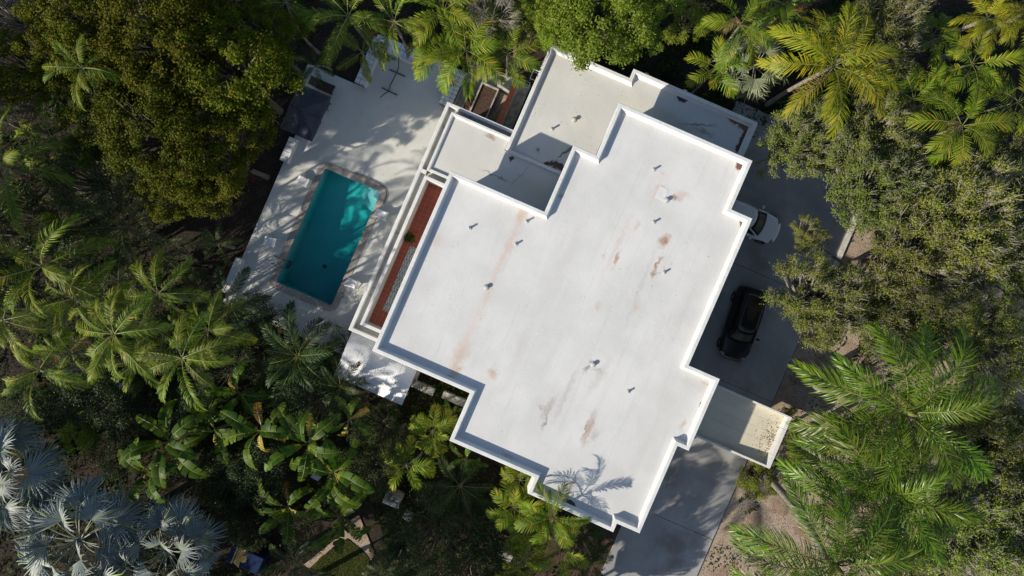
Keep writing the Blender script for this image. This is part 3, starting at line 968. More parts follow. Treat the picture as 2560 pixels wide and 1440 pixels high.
tiled_bench('tiled_bench', -14.14, 7.86, -13.50, 10.95, 0.45, 9, 2, 'long white tiled bench left of the hammock stand', 'bench', 'u')
tiled_bench('tiled_bench', -13.05, 10.45, -10.95, 11.25, 0.45, 2, 6, 'white tiled bench under the palm fronds behind the hammock stand', 'bench', 'w')
tiled_bench('tiled_bench', -16.5, 1.55, -16.05, 3.15, 0.42, 5, 1, 'short white tiled bench beside the blue umbrella', 'bench', 'u')
tiled_bench('tiled_wall', -8.78, 8.75, -7.95, 10.95, 0.55, 8, 3, 'white tiled wall top beside the terracotta pots', 'wall')
e = empty('low_wall', W(-16.25, -6.25, 0), HROT, 'low sunlit white wall at the lower left deck edge', 'wall')
MB().box(-0.28, -1.15, -0.3, 0.12, 1.15, 0.5).build('wall_body', M['white'], e, bevel=0.02)
MB().box(0.125, -1.15, -0.3, 0.18, 1.15, 0.56).build('edge_lip', M['white'], e, bevel=0.01)

# ------------------------------------------------------------------ planting court between terrace and wing
court = empty('planting_bed', W(-6.3, 9.9, 0), HROT, 'raised brown soil bed between the pots and the orange wall', 'planter')
MB().box(-0.45, -1.6, -0.3, 0.55, 1.05, 0.34).build('soil_fill', M['soil'], court)
for (x0, y0, x1, y1) in ((-0.55, -1.7, -0.452, 1.15), (0.552, -1.7, 0.62, 1.15), (-0.451, 1.052, 0.551, 1.15)):
    MB().box(x0, y0, -0.3, x1, y1, 0.46).build('bed_edge', M['concrete'], court)
tag(MB().box(-0.70, -3.0, -0.3, 3.2, 2.4, -0.1).build('court_floor', M['concrete'], None, W(-7.2, 9.8, 0), HROT), 'worn concrete floor of the planting court', kind='structure')
ow = empty('orange_topped_wall', W(-4.75, 9.7, 0), HROT, 'low wall with orange clay coping beside the wing', 'wall')
MB().box(-0.17, -1.7, -0.3, 0.17, 1.75, 1.1).build('wall_body', M['concrete'], ow)
for i in range(11):
    MB().box(-0.2, -1.7 + i * 0.314 + 0.004, 1.1, 0.12, -1.7 + (i + 1) * 0.314 - 0.004, 1.15).build('coping_tile', M['terracotta'], ow)
MB().box(-1.1, 1.45, -0.3, -0.18, 1.72, 1.08).build('return_wall', M['concrete'], ow)
rk = empty('stone_bed', W(-5.25, 10.05, 0), HROT, 'pale stony bed beside the orange topped wall', 'planter')
MB().box(-0.28, -0.8, -0.3, 0.26, 0.9, 0.1).build('stone_fill', M['gravel'], rk)
pot_me = MB().lathe([(0.0, 0.02), (0.15, 0.0), (0.17, 0.02), (0.225, 0.36), (0.25, 0.36), (0.25, 0.42), (0.215, 0.42), (0.205, 0.33)], 20).mesh('pot_body', M['terracotta'], True)
soil_me = MB().lathe([(0.0, 0.36), (0.10, 0.355), (0.206, 0.34)], 16).mesh('pot_soil', M['soil'])


def leaf_quads(pos, nrm, size, width, rng):
    """rhombic leaves: centre positions, normals -> verts, quads"""
    n = len(pos)
    rnd = rng.normal(size=(n, 3))
    t = np.cross(nrm, rnd)
    t /= np.linalg.norm(t, axis=1, keepdims=True) + 1e-9
    b = np.cross(nrm, t)
    L = (size * rng.uniform(0.7, 1.3, n))[:, None]
    Wd = (width * rng.uniform(0.7, 1.3, n))[:, None]
    v = np.empty((n, 4, 3))
    v[:, 0] = pos - t * L * 0.5
    v[:, 1] = pos + b * Wd * 0.5 + nrm * Wd * 0.12
    v[:, 2] = pos + t * L * 0.5 - nrm * L * 0.12
    v[:, 3] = pos - b * Wd * 0.5 + nrm * Wd * 0.12
    return v.reshape(-1, 3), np.arange(n * 4).reshape(n, 4)


def unit(a):
    return a / (np.linalg.norm(a, axis=1, keepdims=True) + 1e-9)


def tuft_mesh(name, mat, rad, n, size, seed, flat=0.8):
    rng = np.random.default_rng(seed)
    d = unit(rng.normal(size=(n, 3)))
    d[:, 2] = np.abs(d[:, 2])
    pos = d * (rad * rng.uniform(0.2, 1, n) ** 0.6)[:, None]
    pos[:, 2] *= flat
    v, q = leaf_quads(pos, unit(d + rng.normal(size=(n, 3)) * 0.5 + [0, 0, 0.5]), size, size * 0.5, rng)
    return np_mesh(name, v, q, mat)


sprig = tuft_mesh('leaves', M['under'], 0.16, 60, 0.09, 3)
for k, (x, y, s, lab) in enumerate(((1180, 218, 1.05, 'terracotta pot with a plant nearest the palm fronds'), (1177, 245, 1.0, 'middle terracotta pot of the row on the court floor'), (1166, 267, 0.95, 'terracotta pot nearest the white terrace ledge'))):
    p = P(x, y, 0.4)
    e = empty('flower_pot', (p.x, p.y, -0.1), (0, 0, k), lab, 'flower pot', 'terracotta pots in the planting court')
    link('pot_body', pot_me, e, scale=(s, s, s))
    link('pot_soil', soil_me, e, scale=(s, s, s))
    if k < 2:
        link('leaves', sprig, e, (0, 0, 0.36), scale=(1, 1, 1))
for k, (x, y) in enumerate(((1247, 247), (1244, 257))):
    p = P(x, y, 0.1)
    o = MB().lathe([(0.10, 0.0), (0.12, 0.0), (0.13, 0.22), (0.11, 0.22), (0.10, 0.05)], 14).build('small_pot', M['concrete'], None, (p.x, p.y, -0.1), smooth=True)
    tag(o, ('small empty grey pot right of the soil bed', 'lower small grey pot beside the soil bed')[k], 'flower pot')
# iron chairs / frames stacked beside the wing wall
for k, (x, y, a, lab) in enumerate(((1338, 190, 0, 'white metal frame chair beside the wing wall under the fronds'), (1316, 210, 0, 'low white metal stool frame beside the orange topped wall'))):
    p = P(x, y, 0.4)
    e = empty('metal_chair', (p.x, p.y, -0.1), HROT, lab, 'chair')
    s = 0.24 if k == 0 else 0.18
    for (sx, sy) in ((-1, -1), (-1, 1), (1, -1), (1, 1)):
        MB().tube([(s * sx, s * sy, 0), (s * sx, s * sy, 0.42)], 0.018, 6).build('leg', M['plastic'], e)
    MB().tube([(-s, -s, 0.42), (s, -s, 0.42), (s, s, 0.42), (-s, s, 0.42), (-s, -s, 0.42)], 0.022, 6).build('seat_frame', M['plastic'], e)
    if k == 0:
        MB().tube([(-s, s, 0.42), (-s, s, 0.85), (s, s, 0.85), (s, s, 0.42)], 0.02, 6).build('back_frame', M['plastic'], e)

# bench walls below the patio corner
for k, (x0, y0, x1, y1, lab) in enumerate(((1033, 957, 1083, 983, 'pale concrete bench end left of the gap beside the patio cover'), (1108, 985, 1162, 1012, 'pale rounded concrete bench against the house below the roof notch'))):
    pa, pb = P(x0, y0, 0.5), P(x1, y1, 0.5)
    e = empty('garden_bench', ((pa.x + pb.x) / 2, (pa.y + pb.y) / 2, -0.3), HROT, lab, 'bench')
    L = (pb - pa).length / 2
    MB().box(-L, -0.2, 0, L, 0.2, 0.72).build('bench_body', M['concrete'], e, bevel=0.05)
    MB().box(-L - 0.03, -0.23, 0.725, L + 0.03, 0.23, 0.80).build('bench_top', M['concrete'], e, bevel=0.03)
pa = P(1040, 940, 0.5)
e = empty('garden_bench', (pa.x, pa.y, -0.3), HROT, 'short pale wall end under the patio cover edge', 'wall')
MB().box(-0.12, -0.6, 0, 0.12, 0.5, 0.8).build('wall_body', M['concrete'], e, bevel=0.03)

# ------------------------------------------------------------------ deck furniture
ub = P(760, 275, 2.5)
um = empty('patio_umbrella', W(-15.50, 4.70, 0), HROT, 'square navy patio umbrella open over the deck corner', 'umbrella')
hx, hy = 1.06, 1.46
corn = [(-hx, -hy), (0, -hy), (hx, -hy), (hx, 0), (hx, hy), (0, hy), (-hx, hy), (-hx, 0)]
for i in range(8):
    p0, p1 = corn[i], corn[(i + 1) % 8]

    def fn(a, b, p0=p0, p1=p1):
        r = a
        x = (p0[0] * (1 - b) + p1[0] * b) * r
        y = (p0[1] * (1 - b) + p1[1] * b) * r
        sag = -0.10 * math.sin(math.pi * b) * r - 0.05 * math.sin(math.pi * a)
        return (x, y, 3.0 - 0.78 * r + sag)
    MB().grid(fn, 6, 5).build('canopy_panel', M['navy_cloth'], um, smooth=True, solid=0.006)
    MB().tube([(0, 0, 2.93), (p0[0] * 0.97, p0[1] * 0.97, 2.23)], 0.012, 5).build('rib', M['dark_metal'], um)
MB().tube([(0, 0, 0.0), (0, 0, 3.0)], 0.03, 10).build('pole', M['dark_metal'], um)
MB().lathe([(0.05, 2.97), (0.04, 3.03), (0.0, 3.06)], 10).build('finial', M['dark_metal'], um)
MB().lathe([(0.0, 0.07), (0.30, 0.06), (0.34, 0.0)], 20).build('base', M['dark_metal'], um)

ch = empty('wicker_chaise', W(*UW(804, 213, 0.3)), HROT, 'brown wicker chaise beside the navy umbrella', 'chaise')
MB().box(-0.30, -0.27, 0.20, 0.78, 0.27, 0.27).build('seat', M['wicker'], ch, bevel=0.02)
MB().add([(-0.30, -0.27, 0.23), (-0.30, 0.27, 0.23), (-0.72, 0.27, 0.46), (-0.72, -0.27, 0.46), (-0.30, -0.27, 0.29), (-0.30, 0.27, 0.29), (-0.74, 0.27, 0.53), (-0.74, -0.27, 0.53)],
         [(0, 1, 2, 3), (7, 6, 5, 4), (0, 4, 5, 1), (1, 5, 6, 2), (2, 6, 7, 3), (3, 7, 4, 0)]).build('backrest', M['wicker2'], ch)
for (x, y) in ((-0.25, -0.22), (-0.25, 0.22), (0.72, -0.22), (0.72, 0.22)):
    MB().box(x - 0.03, y - 0.03, 0, x + 0.03, y + 0.03, 0.20).build('leg', M['wicker'], ch)
for y in (-0.29, 0.26):
    MB().box(-0.3, y, 0.15, 0.8, y + 0.03, 0.30).build('side_rail', M['wicker'], ch)
st = empty('side_table', W(*UW(817, 264, 0.4)), HROT, 'small dark brown side table at the umbrella edge', 'table')
MB().box(-0.12, -0.26, 0.36, 0.12, 0.26, 0.40).build('table_top', M['wicker'], st, bevel=0.01)
for (x, y) in ((-0.09, -0.22), (-0.09, 0.22), (0.09, -0.22), (0.09, 0.22)):
    MB().box(x - 0.02, y - 0.02, 0, x + 0.02, y + 0.02, 0.36).build('leg', M['wicker'], st)


def pool_chair(px, py, ang, label):
    p = P(px, py, 0.35)
    e = empty('pool_chair', (p.x, p.y, 0), (0, 0, R(ang)), label, 'chair', 'low white chairs round the pool')
    prof = [(0.42, 0.20), (0.40, 0.30), (0.28, 0.36), (0.10, 0.31), (-0.10, 0.27), (-0.24, 0.33), (-0.34, 0.52), (-0.42, 0.72), (-0.46, 0.76)]

    def fn(a, b):
        k = a * (len(prof) - 1)
        i = min(int(k), len(prof) - 2)
        t = k - i
        x = prof[i][0] * (1 - t) + prof[i + 1][0] * t
        z = prof[i][1] * (1 - t) + prof[i + 1][1] * t
        y = (b - 0.5) * (0.56 + 0.05 * math.cos(a * 6))
        return (x, y, z + 0.05 * (2 * b - 1) ** 2)
    MB().grid(fn, 24, 8).build('shell', M['plastic'], e, smooth=True, solid=0.03)
    for (x, y, x2) in ((0.26, -0.22, 0.34), (0.26, 0.22, 0.34), (-0.18, -0.22, -0.40), (-0.18, 0.22, -0.40)):
        MB().tube([(x, y, 0.30), (x2, y * 1.15, 0.0)], [0.035, 0.022], 8).build('leg', M['plastic'], e, smooth=True)


pool_chair(758, 453, 155, 'shaded low white chair left of the pool near its far corner')
pool_chair(953, 536, 157, 'sunlit low white chair between the pool and the house')
pool_chair(676, 604, 165, 'low white chair on the left deck strip halfway down the pool')
pool_chair(880, 708, 160, 'low white chair between the pool and the balcony near the skimmer lid')

hs = empty('hammock_stand', (0, 0, 0), (0, 0, 0), 'dark curved hammock stand with two cross feet on the deck', 'hammock stand')
pts = [(997, 143, 1.05), (996, 170, 0.55), (991, 182, 0.2), (975, 215, 0.10), (971, 228, 0.2), (962, 234, 0.55), (951, 243, 1.05)]
MB().tube([P(*q) for q in pts], 0.032, 8).build('beam', M['dark_metal'], hs, smooth=True)
for (x0, y0, x1, y1) in ((974, 174, 1013, 191), (954, 219, 993, 238)):
    MB().tube([P(x0, y0, 0.04), P(x1, y1, 0.04)], 0.035, 8).build('cross_foot', M['dark_metal'], hs)

rug = MB().box(-0.36, -2.05, 0, 0.36, 2.05, 0.012).build('rug', M['rug'], None, W(-6.1, -2.15, 2.957), HROT)
tag(rug, 'black and white patterned rug on the red balcony tiles', 'rug')
p = W(-6.62, 0.30, 2.955)
e = empty('balcony_plant', p, (0, 0, 0), 'dark leafy potted plant on the red balcony tiles', 'plant')
link('pot_body', pot_me, e, scale=(0.7, 0.7, 0.7))
link('leaves', tuft_mesh('leaves', M['under'], 0.36, 260, 0.11, 9, 0.9), e, (0, 0, 0.28))

# ------------------------------------------------------------------ cars
def car(name, L, Wd, paint, loc, head, label, suv):
    e = empty(name, loc, (0, 0, head), label, 'car')
    hw, hl = Wd / 2, L / 2
    belt = 0.98 if suv else 0.90
    # x station, half width factor, top height, bottom
    st = [(-hl, 0.72, 0.72 if suv else 0.70, 0.45), (-hl + 0.10, 0.86, belt - 0.12, 0.32), (-hl + 0.35, 0.94, belt, 0.22), (-hl + 1.0, 0.985, belt, 0.20), (0, 1.0, belt - 0.02, 0.20),
          (hl - 1.45, 1.0, belt - 0.03, 0.20), (hl - 0.9, 0.98, belt - 0.10, 0.20), (hl - 0.45, 0.92, belt - 0.20, 0.22), (hl - 0.15, 0.78, belt - 0.32, 0.28), (hl, 0.52, 0.50, 0.36)]
    vs, fs = [], []
    for (x, f, zt, zb) in st:
        y = hw * f
        half = [(0.0, zb), (y * 0.88, zb), (y, zb + 0.18), (y * 1.0, zb * 0.4 + zt * 0.6), (y * 0.95, zt - 0.06), (y * 0.82, zt), (y * 0.4, zt + 0.045), (0.0, zt + 0.055)]
        ring = half + [(-a, z) for a, z in half[-2:0:-1]]
        vs += [(x, a, z) for a, z in ring]
    n = 14
    for i in range(len(st) - 1):
        for k in range(n):
            k2 = (k + 1) % n
            fs.append((i * n + k, (i + 1) * n + k, (i + 1) * n + k2, i * n + k2))
    fs.append(tuple(range(n)))
    fs.append(tuple((len(st) - 1) * n + k for k in range(n - 1, -1, -1)))
    MB().add(vs, fs).build('body', paint, e, smooth=True, sub=2)
    # greenhouse
    if suv:
        xf0, xf1, xr1, xr0, zr = hl - 1.35, hl - 2.05, -hl + 0.55, -hl + 0.16, 1.66
    else:
        xf0, xf1, xr1, xr0, zr = hl - 1.30, hl - 2.05, -hl + 1.15, -hl + 0.55, 1.45
    wb, wt = hw * 0.86, hw * 0.66
    zb = belt + 0.03

    def bul(b):
        return 1 - (2 * b - 1) ** 2

    MB().grid(lambda a, b: (xf0 + (xf1 - xf0) * a + 0.16 * bul(b), (2 * b - 1) * (wb + (wt - wb) * a), zb + (zr - zb) * a + 0.02 * bul(b)), 4, 8).build('windshield', M['car_glass'], e, smooth=True, solid=0.02)
    MB().grid(lambda a, b: (xr0 + (xr1 - xr0) * a - 0.10 * bul(b), (2 * b - 1) * (wb + (wt - wb) * a), zb + (zr - zb) * a + 0.02 * bul(b)), 4, 8).build('rear_window', M['car_glass'], e, smooth=True, solid=0.02)
    MB().grid(lambda a, b: ((xf1 + 0.16 * bul(b)) * (1 - a) + (xr1 - 0.10 * bul(b)) * a, (2 * b - 1) * wt, zr + 0.05 * bul(b) + 0.05 * math.sin(math.pi * a)), 8, 8).build('roof', paint, e, smooth=True, solid=0.03)
    for s in (-1, 1):
        MB().grid(lambda a, b: ((xf0 * (1 - b) + xf1 * b) * (1 - a) + (xr0 * (1 - b) + xr1 * b) * a, s * (wb + (wt - wb) * b + 0.03 * math.sin(math.pi * a)), zb + (zr - zb) * b), 8, 3).build('side_window', M['car_glass'], e, smooth=True, solid=0.02)
        for (xa, xb) in ((xf0, xf1), (xr0, xr1)):
            MB().tube([(xa, s * wb, zb), (xb, s * wt, zr)], 0.045, 6).build('pillar', paint, e, smooth=True)
        MB().tube([(xf1, s * wt, zr), ((xf1 + xr1) / 2, s * (wt + 0.03), zr + 0.04), (xr1, s * wt, zr)], 0.045, 6).build('roof_rail', paint, e, smooth=True)
        xm = (xf1 + xr1) / 2
        MB().tube([(xm, s * (wb + 0.03), zb), (xm, s * (wt + 0.04), zr)], 0.035, 6).build('pillar', paint, e, smooth=True)
        mo = MB().box(-0.07, -0.11, -0.06, 0.07, 0.11, 0.07).build('mirror', paint, e, (xf0 - 0.35, s * (hw + 0.10), belt + 0.05), bevel=0.03)
        MB().box(-0.12, -0.13, -0.05, 0.10, 0.13, 0.06).build('headlight', M['lamp'], e, (hl - 0.30, s * hw * 0.70, belt - 0.30), (0, 0, s * -0.5), bevel=0.03)
        MB().box(-0.07, -0.10, -0.09, 0.09, 0.10, 0.09).build('taillight', M['lamp_red'], e, (-hl + 0.12, s * hw * 0.74, belt - 0.16), (0, 0, s * 0.3), bevel=0.02)
        for xw in (hl - 0.85, -hl + 0.85):
            wh = empty('wheel', (xw, s * (hw - 0.10), 0.32), (math.pi / 2, 0, 0))
            wh.parent = e
            MB().lathe([(0.19, -0.10), (0.30, -0.11), (0.33, -0.06), (0.33, 0.06), (0.30, 0.11), (0.19, 0.10)], 24).build('tyre', M['rubber'], wh, smooth=True)
            MB().lathe([(0.0, 0.06), (0.08, 0.07), (0.19, 0.09), (0.19, -0.09), (0.0, -0.06)], 20).build('rim', M['alloy'], wh, smooth=True)
    if suv:
        MB().grid(lambda a, b: (xf1 - 0.15 + (-1.1) * a, (2 * b - 1) * wt * 0.66, zr + 0.098), 2, 2).build('sunroof', M['car_glass'], e, solid=0.012)
    return e


wc = W(11.55, 9.72, -0.02)
car('white_car', 4.65, 1.84, M['paint_white'], wc, -TH, 'white car parked half under the roof edge in the shaded drive', False)
car('black_suv', 4.70, 1.92, M['paint_black'], (14.28, -2.24, -0.02), math.atan2(-4.35, -1.33), 'black car parked in the shaded driveway', True)

kb = empty('kerb', rot=HROT, label='pale concrete kerb strip at the right edge of the driveway', cat='kerb')
for i in range(6):
    MB().box(17.94, 7.2 + i * 1.1 + 0.006, -0.30, 18.26, 7.2 + (i + 1) * 1.1 - 0.006, 0.10).build('kerb_stone', M['kerb'], kb, bevel=0.015)

# ------------------------------------------------------------------ navy stand with gold emblem, white boxes in the garden
p = P(612, 1400, 1.0)
ns = empty('navy_stand', (p.x, p.y, -0.3), HROT, 'navy covered stand with gold emblem among the plants', 'stand')
MB().box(-1.05, -0.55, 0.0, 1.05, 0.55, 1.30).build('cover', M['navy'], ns, bevel=0.05)


def emblem(parent, mat):
    """flared plaque, rosette, base line and rows of letter-like strokes"""
    b = MB().prism([(-0.42, -0.14), (0.42, -0.14), (0.60, 0.30), (0.26, 0.22), (-0.26, 0.22), (-0.60, 0.30)], 0, 0.006)
    b.prism([(-0.52, -0.28), (0.52, -0.28), (0.52, -0.21), (-0.52, -0.21)], 0, 0.006)
    b.prism([(0.22 * math.cos(k * math.pi / 8) * (1.15 if k % 2 else 0.9), 0.34 + 0.20 * math.sin(k * math.pi / 8) * (1.15 if k % 2 else 0.9)) for k in range(16)], 0.0065, 0.012)
    o = b.build('emblem', M['gold'], parent)
    s = MB()
    rr = random.Random(4)
    for row, (y0, y1, n) in enumerate(((0.02, 0.17, 6), (-0.07, -0.01, 11), (-0.125, -0.09, 15))):
        for i in range(n):
            x = -0.40 + 0.80 * (i + 0.5) / n
            wdt = 0.8 / n * 0.5
            s.box(x - wdt / 2, y0, 0.0125, x - wdt / 2 + 0.018, y1, 0.0145)
            if rr.random() < 0.7:
                s.box(x - wdt / 2 + 0.019, y1 - 0.018, 0.0125, x + wdt / 2, y1, 0.0145)
            if rr.random() < 0.6:
                s.box(x - wdt / 2 + 0.019, y0, 0.0125, x + wdt / 2, y0 + 0.018, 0.0145)
    s.build('lettering', M['ink'], o)
    return o


o = emblem(ns, M['gold'])
o.location = (-0.45, 0.0, 1.302)
o.rotation_euler = (0, 0, R(-90))
o = emblem(ns, M['gold'])
o.location = (0.1, 0.552, 0.8)
o.rotation_euler = (R(90), 0, R(180))
o.scale = (0.8, 0.8, 0.8)

p = P(975, 1262, 1.6)
wb = empty('white_garden_box', (p.x, p.y, -0.3), HROT, 'white box cabinet with sunlit sloping face above the gravel path', 'cabinet')
MB().box(-0.52, -0.10, 0.0, 0.52, 0.42, 1.35).build('cabinet_body', M['concrete'], wb, bevel=0.02)
MB().add([(-0.54, -0.42, 0.9), (0.54, -0.42, 0.9), (0.54, 0.0, 1.42), (-0.54, 0.0, 1.42), (-0.54, -0.42, 0.84), (0.54, -0.42, 0.84), (0.54, 0.0, 1.36), (-0.54, 0.0, 1.36)],
         [(0, 1, 2, 3), (7, 6, 5, 4), (0, 4, 5, 1), (1, 5, 6, 2), (2, 6, 7, 3), (3, 7, 4, 0)]).build('lid', M['plastic'], wb)
for (x, y, s, lab) in ((1018, 1296, 0.28, 'small white planter right of the white cabinet'), (788, 1193, 0.26, 'small white planter among the banana plants'), (302, 975, 0.38, 'white planter box under the left palms'), (1262, 1392, 0.45, 'grey stepping block by the lower garden')):
    p = P(x, y, 0.6)
    e = empty('garden_planter', (p.x, p.y, -0.3), (0, 0, R(-30)), lab, 'planter')
    MB().prism([(-s, -s * 0.6), (s, -s * 0.6), (s * 1.05, s * 0.6), (-s * 1.05, s * 0.6)], 0.0, 0.85).build('box_body', M['plastic'] if s < 0.4 else M['concrete'], e, bevel=0.02)
    MB().box(-s * 0.85, -s * 0.45, 0.85, s * 0.85, s * 0.45, 0.857).build('box_top', M['white'] if s < 0.4 else M['concrete'], e)

#@@VEG@@
# ------------------------------------------------------------------ plant meshes
def frond_mesh(name, mats, L, npair, lmax, lw, rise, bend, seed, petiole=0.12, vee=0.35, droop=0.5, plum=0.1, base_prof=0.45):
    """arching feather leaf along +x from the origin: stalk plus leaflets"""
    rng = np.random.default_rng(seed)
    N = 14
    ang = np.radians(rise) - np.radians(bend) * np.linspace(0, 1, N + 1) ** 1.35
    side = rng.uniform(-0.25, 0.25)
    lat = side * np.linspace(0, 1, N + 1) ** 2
    seg = L / N
    pts = [np.zeros(3)]
    for i in range(N):
        pts.append(pts[-1] + seg * np.array([math.cos(ang[i]) * math.cos(lat[i]), math.cos(ang[i]) * math.sin(lat[i]), math.sin(ang[i])]))
    pts = np.array(pts)
    verts, quads, tris, mq, mt = [], [], [], [], []
    # stalk: three-sided taper
    b = 0
    for i, p in enumerate(pts):
        t = pts[min(i + 1, N)] - pts[max(i - 1, 0)]
        t /= np.linalg.norm(t)
        s = np.cross(t, [0, 0, 1.0])
        s /= np.linalg.norm(s)
        u = np.cross(s, t)
        r = 0.008 + 0.022 * (L / 3.0) * (1 - i / N) ** 1.2
        verts += [p + s * r, p - s * r, p + u * r * 0.9]
    for i in range(N):
        a, c = i * 3, (i + 1) * 3
        for k in range(3):
            quads.append((a + k, a + (k + 1) % 3, c + (k + 1) % 3, c + k))
            mq.append(1)
    for j in range(npair):
        t = petiole + (1 - petiole) * (j + 0.5) / npair
        x = t * N
        i = min(int(x), N - 1)
        p = pts[i] * (1 - (x - i)) + pts[i + 1] * (x - i)
        tg = pts[min(i + 1, N)] - pts[max(i - 1, 0)]
        tg /= np.linalg.norm(tg)
        s = np.cross(tg, [0, 0, 1.0])
        s /= np.linalg.norm(s)
        u = np.cross(s, tg)
        q = (j + 0.5) / npair
        prof = (base_prof + (1 - base_prof) * math.sin(math.pi * min(1, q * 1.25 + 0.12) * 0.62)) * (1 - 0.62 * max(0, q - 0.55) / 0.45)
        for sd in (-1, 1):
            ln = lmax * prof * rng.uniform(0.82, 1.1)
            sw = math.radians(72 - 44 * q + rng.uniform(-7, 7))
            ve = vee * (1 - 0.5 * q) + rng.uniform(-plum, plum)
            d = tg * math.cos(sw) + (s * sd * math.cos(ve) + u * math.sin(ve)) * math.sin(sw)
            d /= np.linalg.norm(d)
            wv = np.cross(d, u * 0.9 + s * sd * 0.35 * rng.uniform(-1, 1.2))
            wv /= np.linalg.norm(wv) + 1e-9
            w = lw * rng.uniform(0.75, 1.2)
            dr = np.array([0, 0, -1.0]) * ln * droop * rng.uniform(0.6, 1.3)
            m1 = p + d * ln * 0.5 + dr * 0.18
            m2 = p + d * ln * 0.80 + dr * 0.55
            tip = p + d * ln * 0.97 + dr
            k = len(verts)
            verts += [p - wv * w * 0.3, p + wv * w * 0.3, m1 - wv * w * 0.5, m1 + wv * w * 0.5, m2 - wv * w * 0.36, m2 + wv * w * 0.36, tip]
            quads += [(k, k + 1, k + 3, k + 2), (k + 2, k + 3, k + 5, k + 4)]
            mq += [0, 0]
            tris.append((k + 4, k + 5, k + 6))
            mt.append(0)
    return np_mesh(name, np.array(verts), quads, mats, mq + mt, tris)


def fan_mesh(name, mats, pet, rad, nseg, spread, seed, split=0.42, bend=40, fold=0.35, tipdroop=0.25):
    """stalk along +x, bent down at its end into a folded, deeply split fan"""
    rng = np.random.default_rng(seed)
    verts, quads, tris, mq, mt = [], [], [], [], []
    N = 5
    for i in range(N + 1):
        t = i / N
        p = np.array([pet * t, 0, 0.10 * pet * math.sin(math.pi * t)])
        r = 0.035 * (1 - 0.5 * t)
        verts += [p + [0, r, 0], p + [0, -r, 0], p + [0, 0, r]]
    for i in range(N):
        a, c = i * 3, (i + 1) * 3
        for k in range(3):
            quads.append((a + k, a + (k + 1) % 3, c + (k + 1) % 3, c + k))
            mq.append(1)
    c = np.array([pet, 0, 0.0])
    da = math.radians(spread) / nseg
    cb, sb = math.cos(math.radians(bend)), math.sin(math.radians(bend))
    asym = rng.uniform(-0.15, 0.15)

    def pt(r, an, z=0.0):
        x, y = r * math.cos(an), r * math.sin(an)
        z = z + abs(y) * (fold + asym * math.copysign(1, y)) - 0.10 * r * r
        k = cb + (1 - cb) * max(0.0, 1 - r / rad) ** 2
        return c + np.array([x * cb + z * sb, y, -x * sb + z * cb])
    for j in range(nseg):
        a = -math.radians(spread) / 2 + (j + 0.5) * da
        rr = rad * (0.74 + 0.26 * math.cos(a * 0.7)) * rng.uniform(0.82, 1.08)
        rs = rr * split * rng.uniform(0.85, 1.15)
        k = len(verts)
        dz = -tipdroop * rr * rng.uniform(-0.2, 1.6)
        an2 = a + rng.uniform(-0.07, 0.07)
        verts += [c, pt(rs, a - da * 0.46, -0.03), pt(rs * 1.02, a, 0.04), pt(rs, a + da * 0.46, -0.03),
                  pt(rr * 0.78, an2 - da * 0.17, dz * 0.35), pt(rr * 0.78, an2, dz * 0.35 + 0.03), pt(rr * 0.78, an2 + da * 0.17, dz * 0.35), pt(rr, an2 + rng.uniform(-0.09, 0.09), dz)]
        tris += [(k, k + 1, k + 2), (k, k + 2, k + 3), (k + 4, k + 7, k + 5), (k + 5, k + 7, k + 6)]
        mt += [0, 0, 0, 0]
        quads += [(k + 1, k + 4, k + 5, k + 2), (k + 2, k + 5, k + 6, k + 3)]
        mq += [0, 0]
    return np_mesh(name, np.array(verts), quads, mats, mq + mt, tris)


def banana_mesh(name, mats, L, wid, rise, bend, seed, torn=0.4):
    """long paddle leaf whose blade is torn into strips along the veins"""
    rng = np.random.default_rng(seed)
    N = 26
    ang = np.radians(rise) - np.radians(bend) * np.linspace(0, 1, N + 1) ** 1.25
    pts = [np.zeros(3)]
    for i in range(N):
        pts.append(pts[-1] + L / N * np.array([math.cos(ang[i]), 0.10 * math.sin(i * 0.3 + seed), math.sin(ang[i])]))
    pts = np.array(pts)
    verts, quads, mq = [], [], []
    for i, p in enumerate(pts):
        r = 0.030 * (1 - i / N) + 0.005
        verts += [p + [0, r, 0.005], p + [0, -r, 0.005], p + [0, 0, -r]]
    for i in range(N):
        a, c = i * 3, (i + 1) * 3
        for k in range(3):
            quads.append((a + k, a + (k + 1) % 3, c + (k + 1) % 3, c + k))
            mq.append(1)
    i0 = 4

    def hw(q):
        return wid * (max(0.02, math.sin(math.pi * min(1, 0.06 + q * 0.94))) ** 0.6)
    fold = rng.uniform(0.0, 0.35)
    for sd in (-1, 1):
        i = i0
        while i < N:
            run_ = int(rng.integers(1, 3)) if rng.random() < torn else int(rng.integers(3, 6))
            j = min(N, i + run_)
            lift = rng.uniform(-0.75, 0.10) if run_ < 3 else rng.uniform(-0.25, 0.08)
            swp = rng.uniform(0.10, 0.45)
            lenf = rng.uniform(0.75, 1.05) if run_ < 3 else 1.0
            k = len(verts)
            for m_ in range(i, j + 1):
                q = (m_ - i0) / (N - i0)
                h = hw(q) * lenf
                b = pts[m_]
                fw = pts[min(m_ + 1, N)] - pts[max(m_ - 1, 0)]
                fw = fw / np.linalg.norm(fw)
                sh = 0.0 if m_ < j else -0.016
                verts.append(b + fw * sh)
                verts.append(b + np.array([0, sd * h * 0.55, h * (fold + lift * 0.25)]) + fw * (h * swp * 0.5 + sh * 2))
                verts.append(b + np.array([0, sd * h, h * (fold * 1.2 + lift)]) + fw * (h * swp + sh * 3))
            for m_ in range(j - i):
                a = k + m_ * 3
                quads += [(a, a + 1, a + 4, a + 3), (a + 1, a + 2, a + 5, a + 4)]
                mq += [0, 0]
            i = j
    return np_mesh(name, np.array(verts), quads, mats, mq)


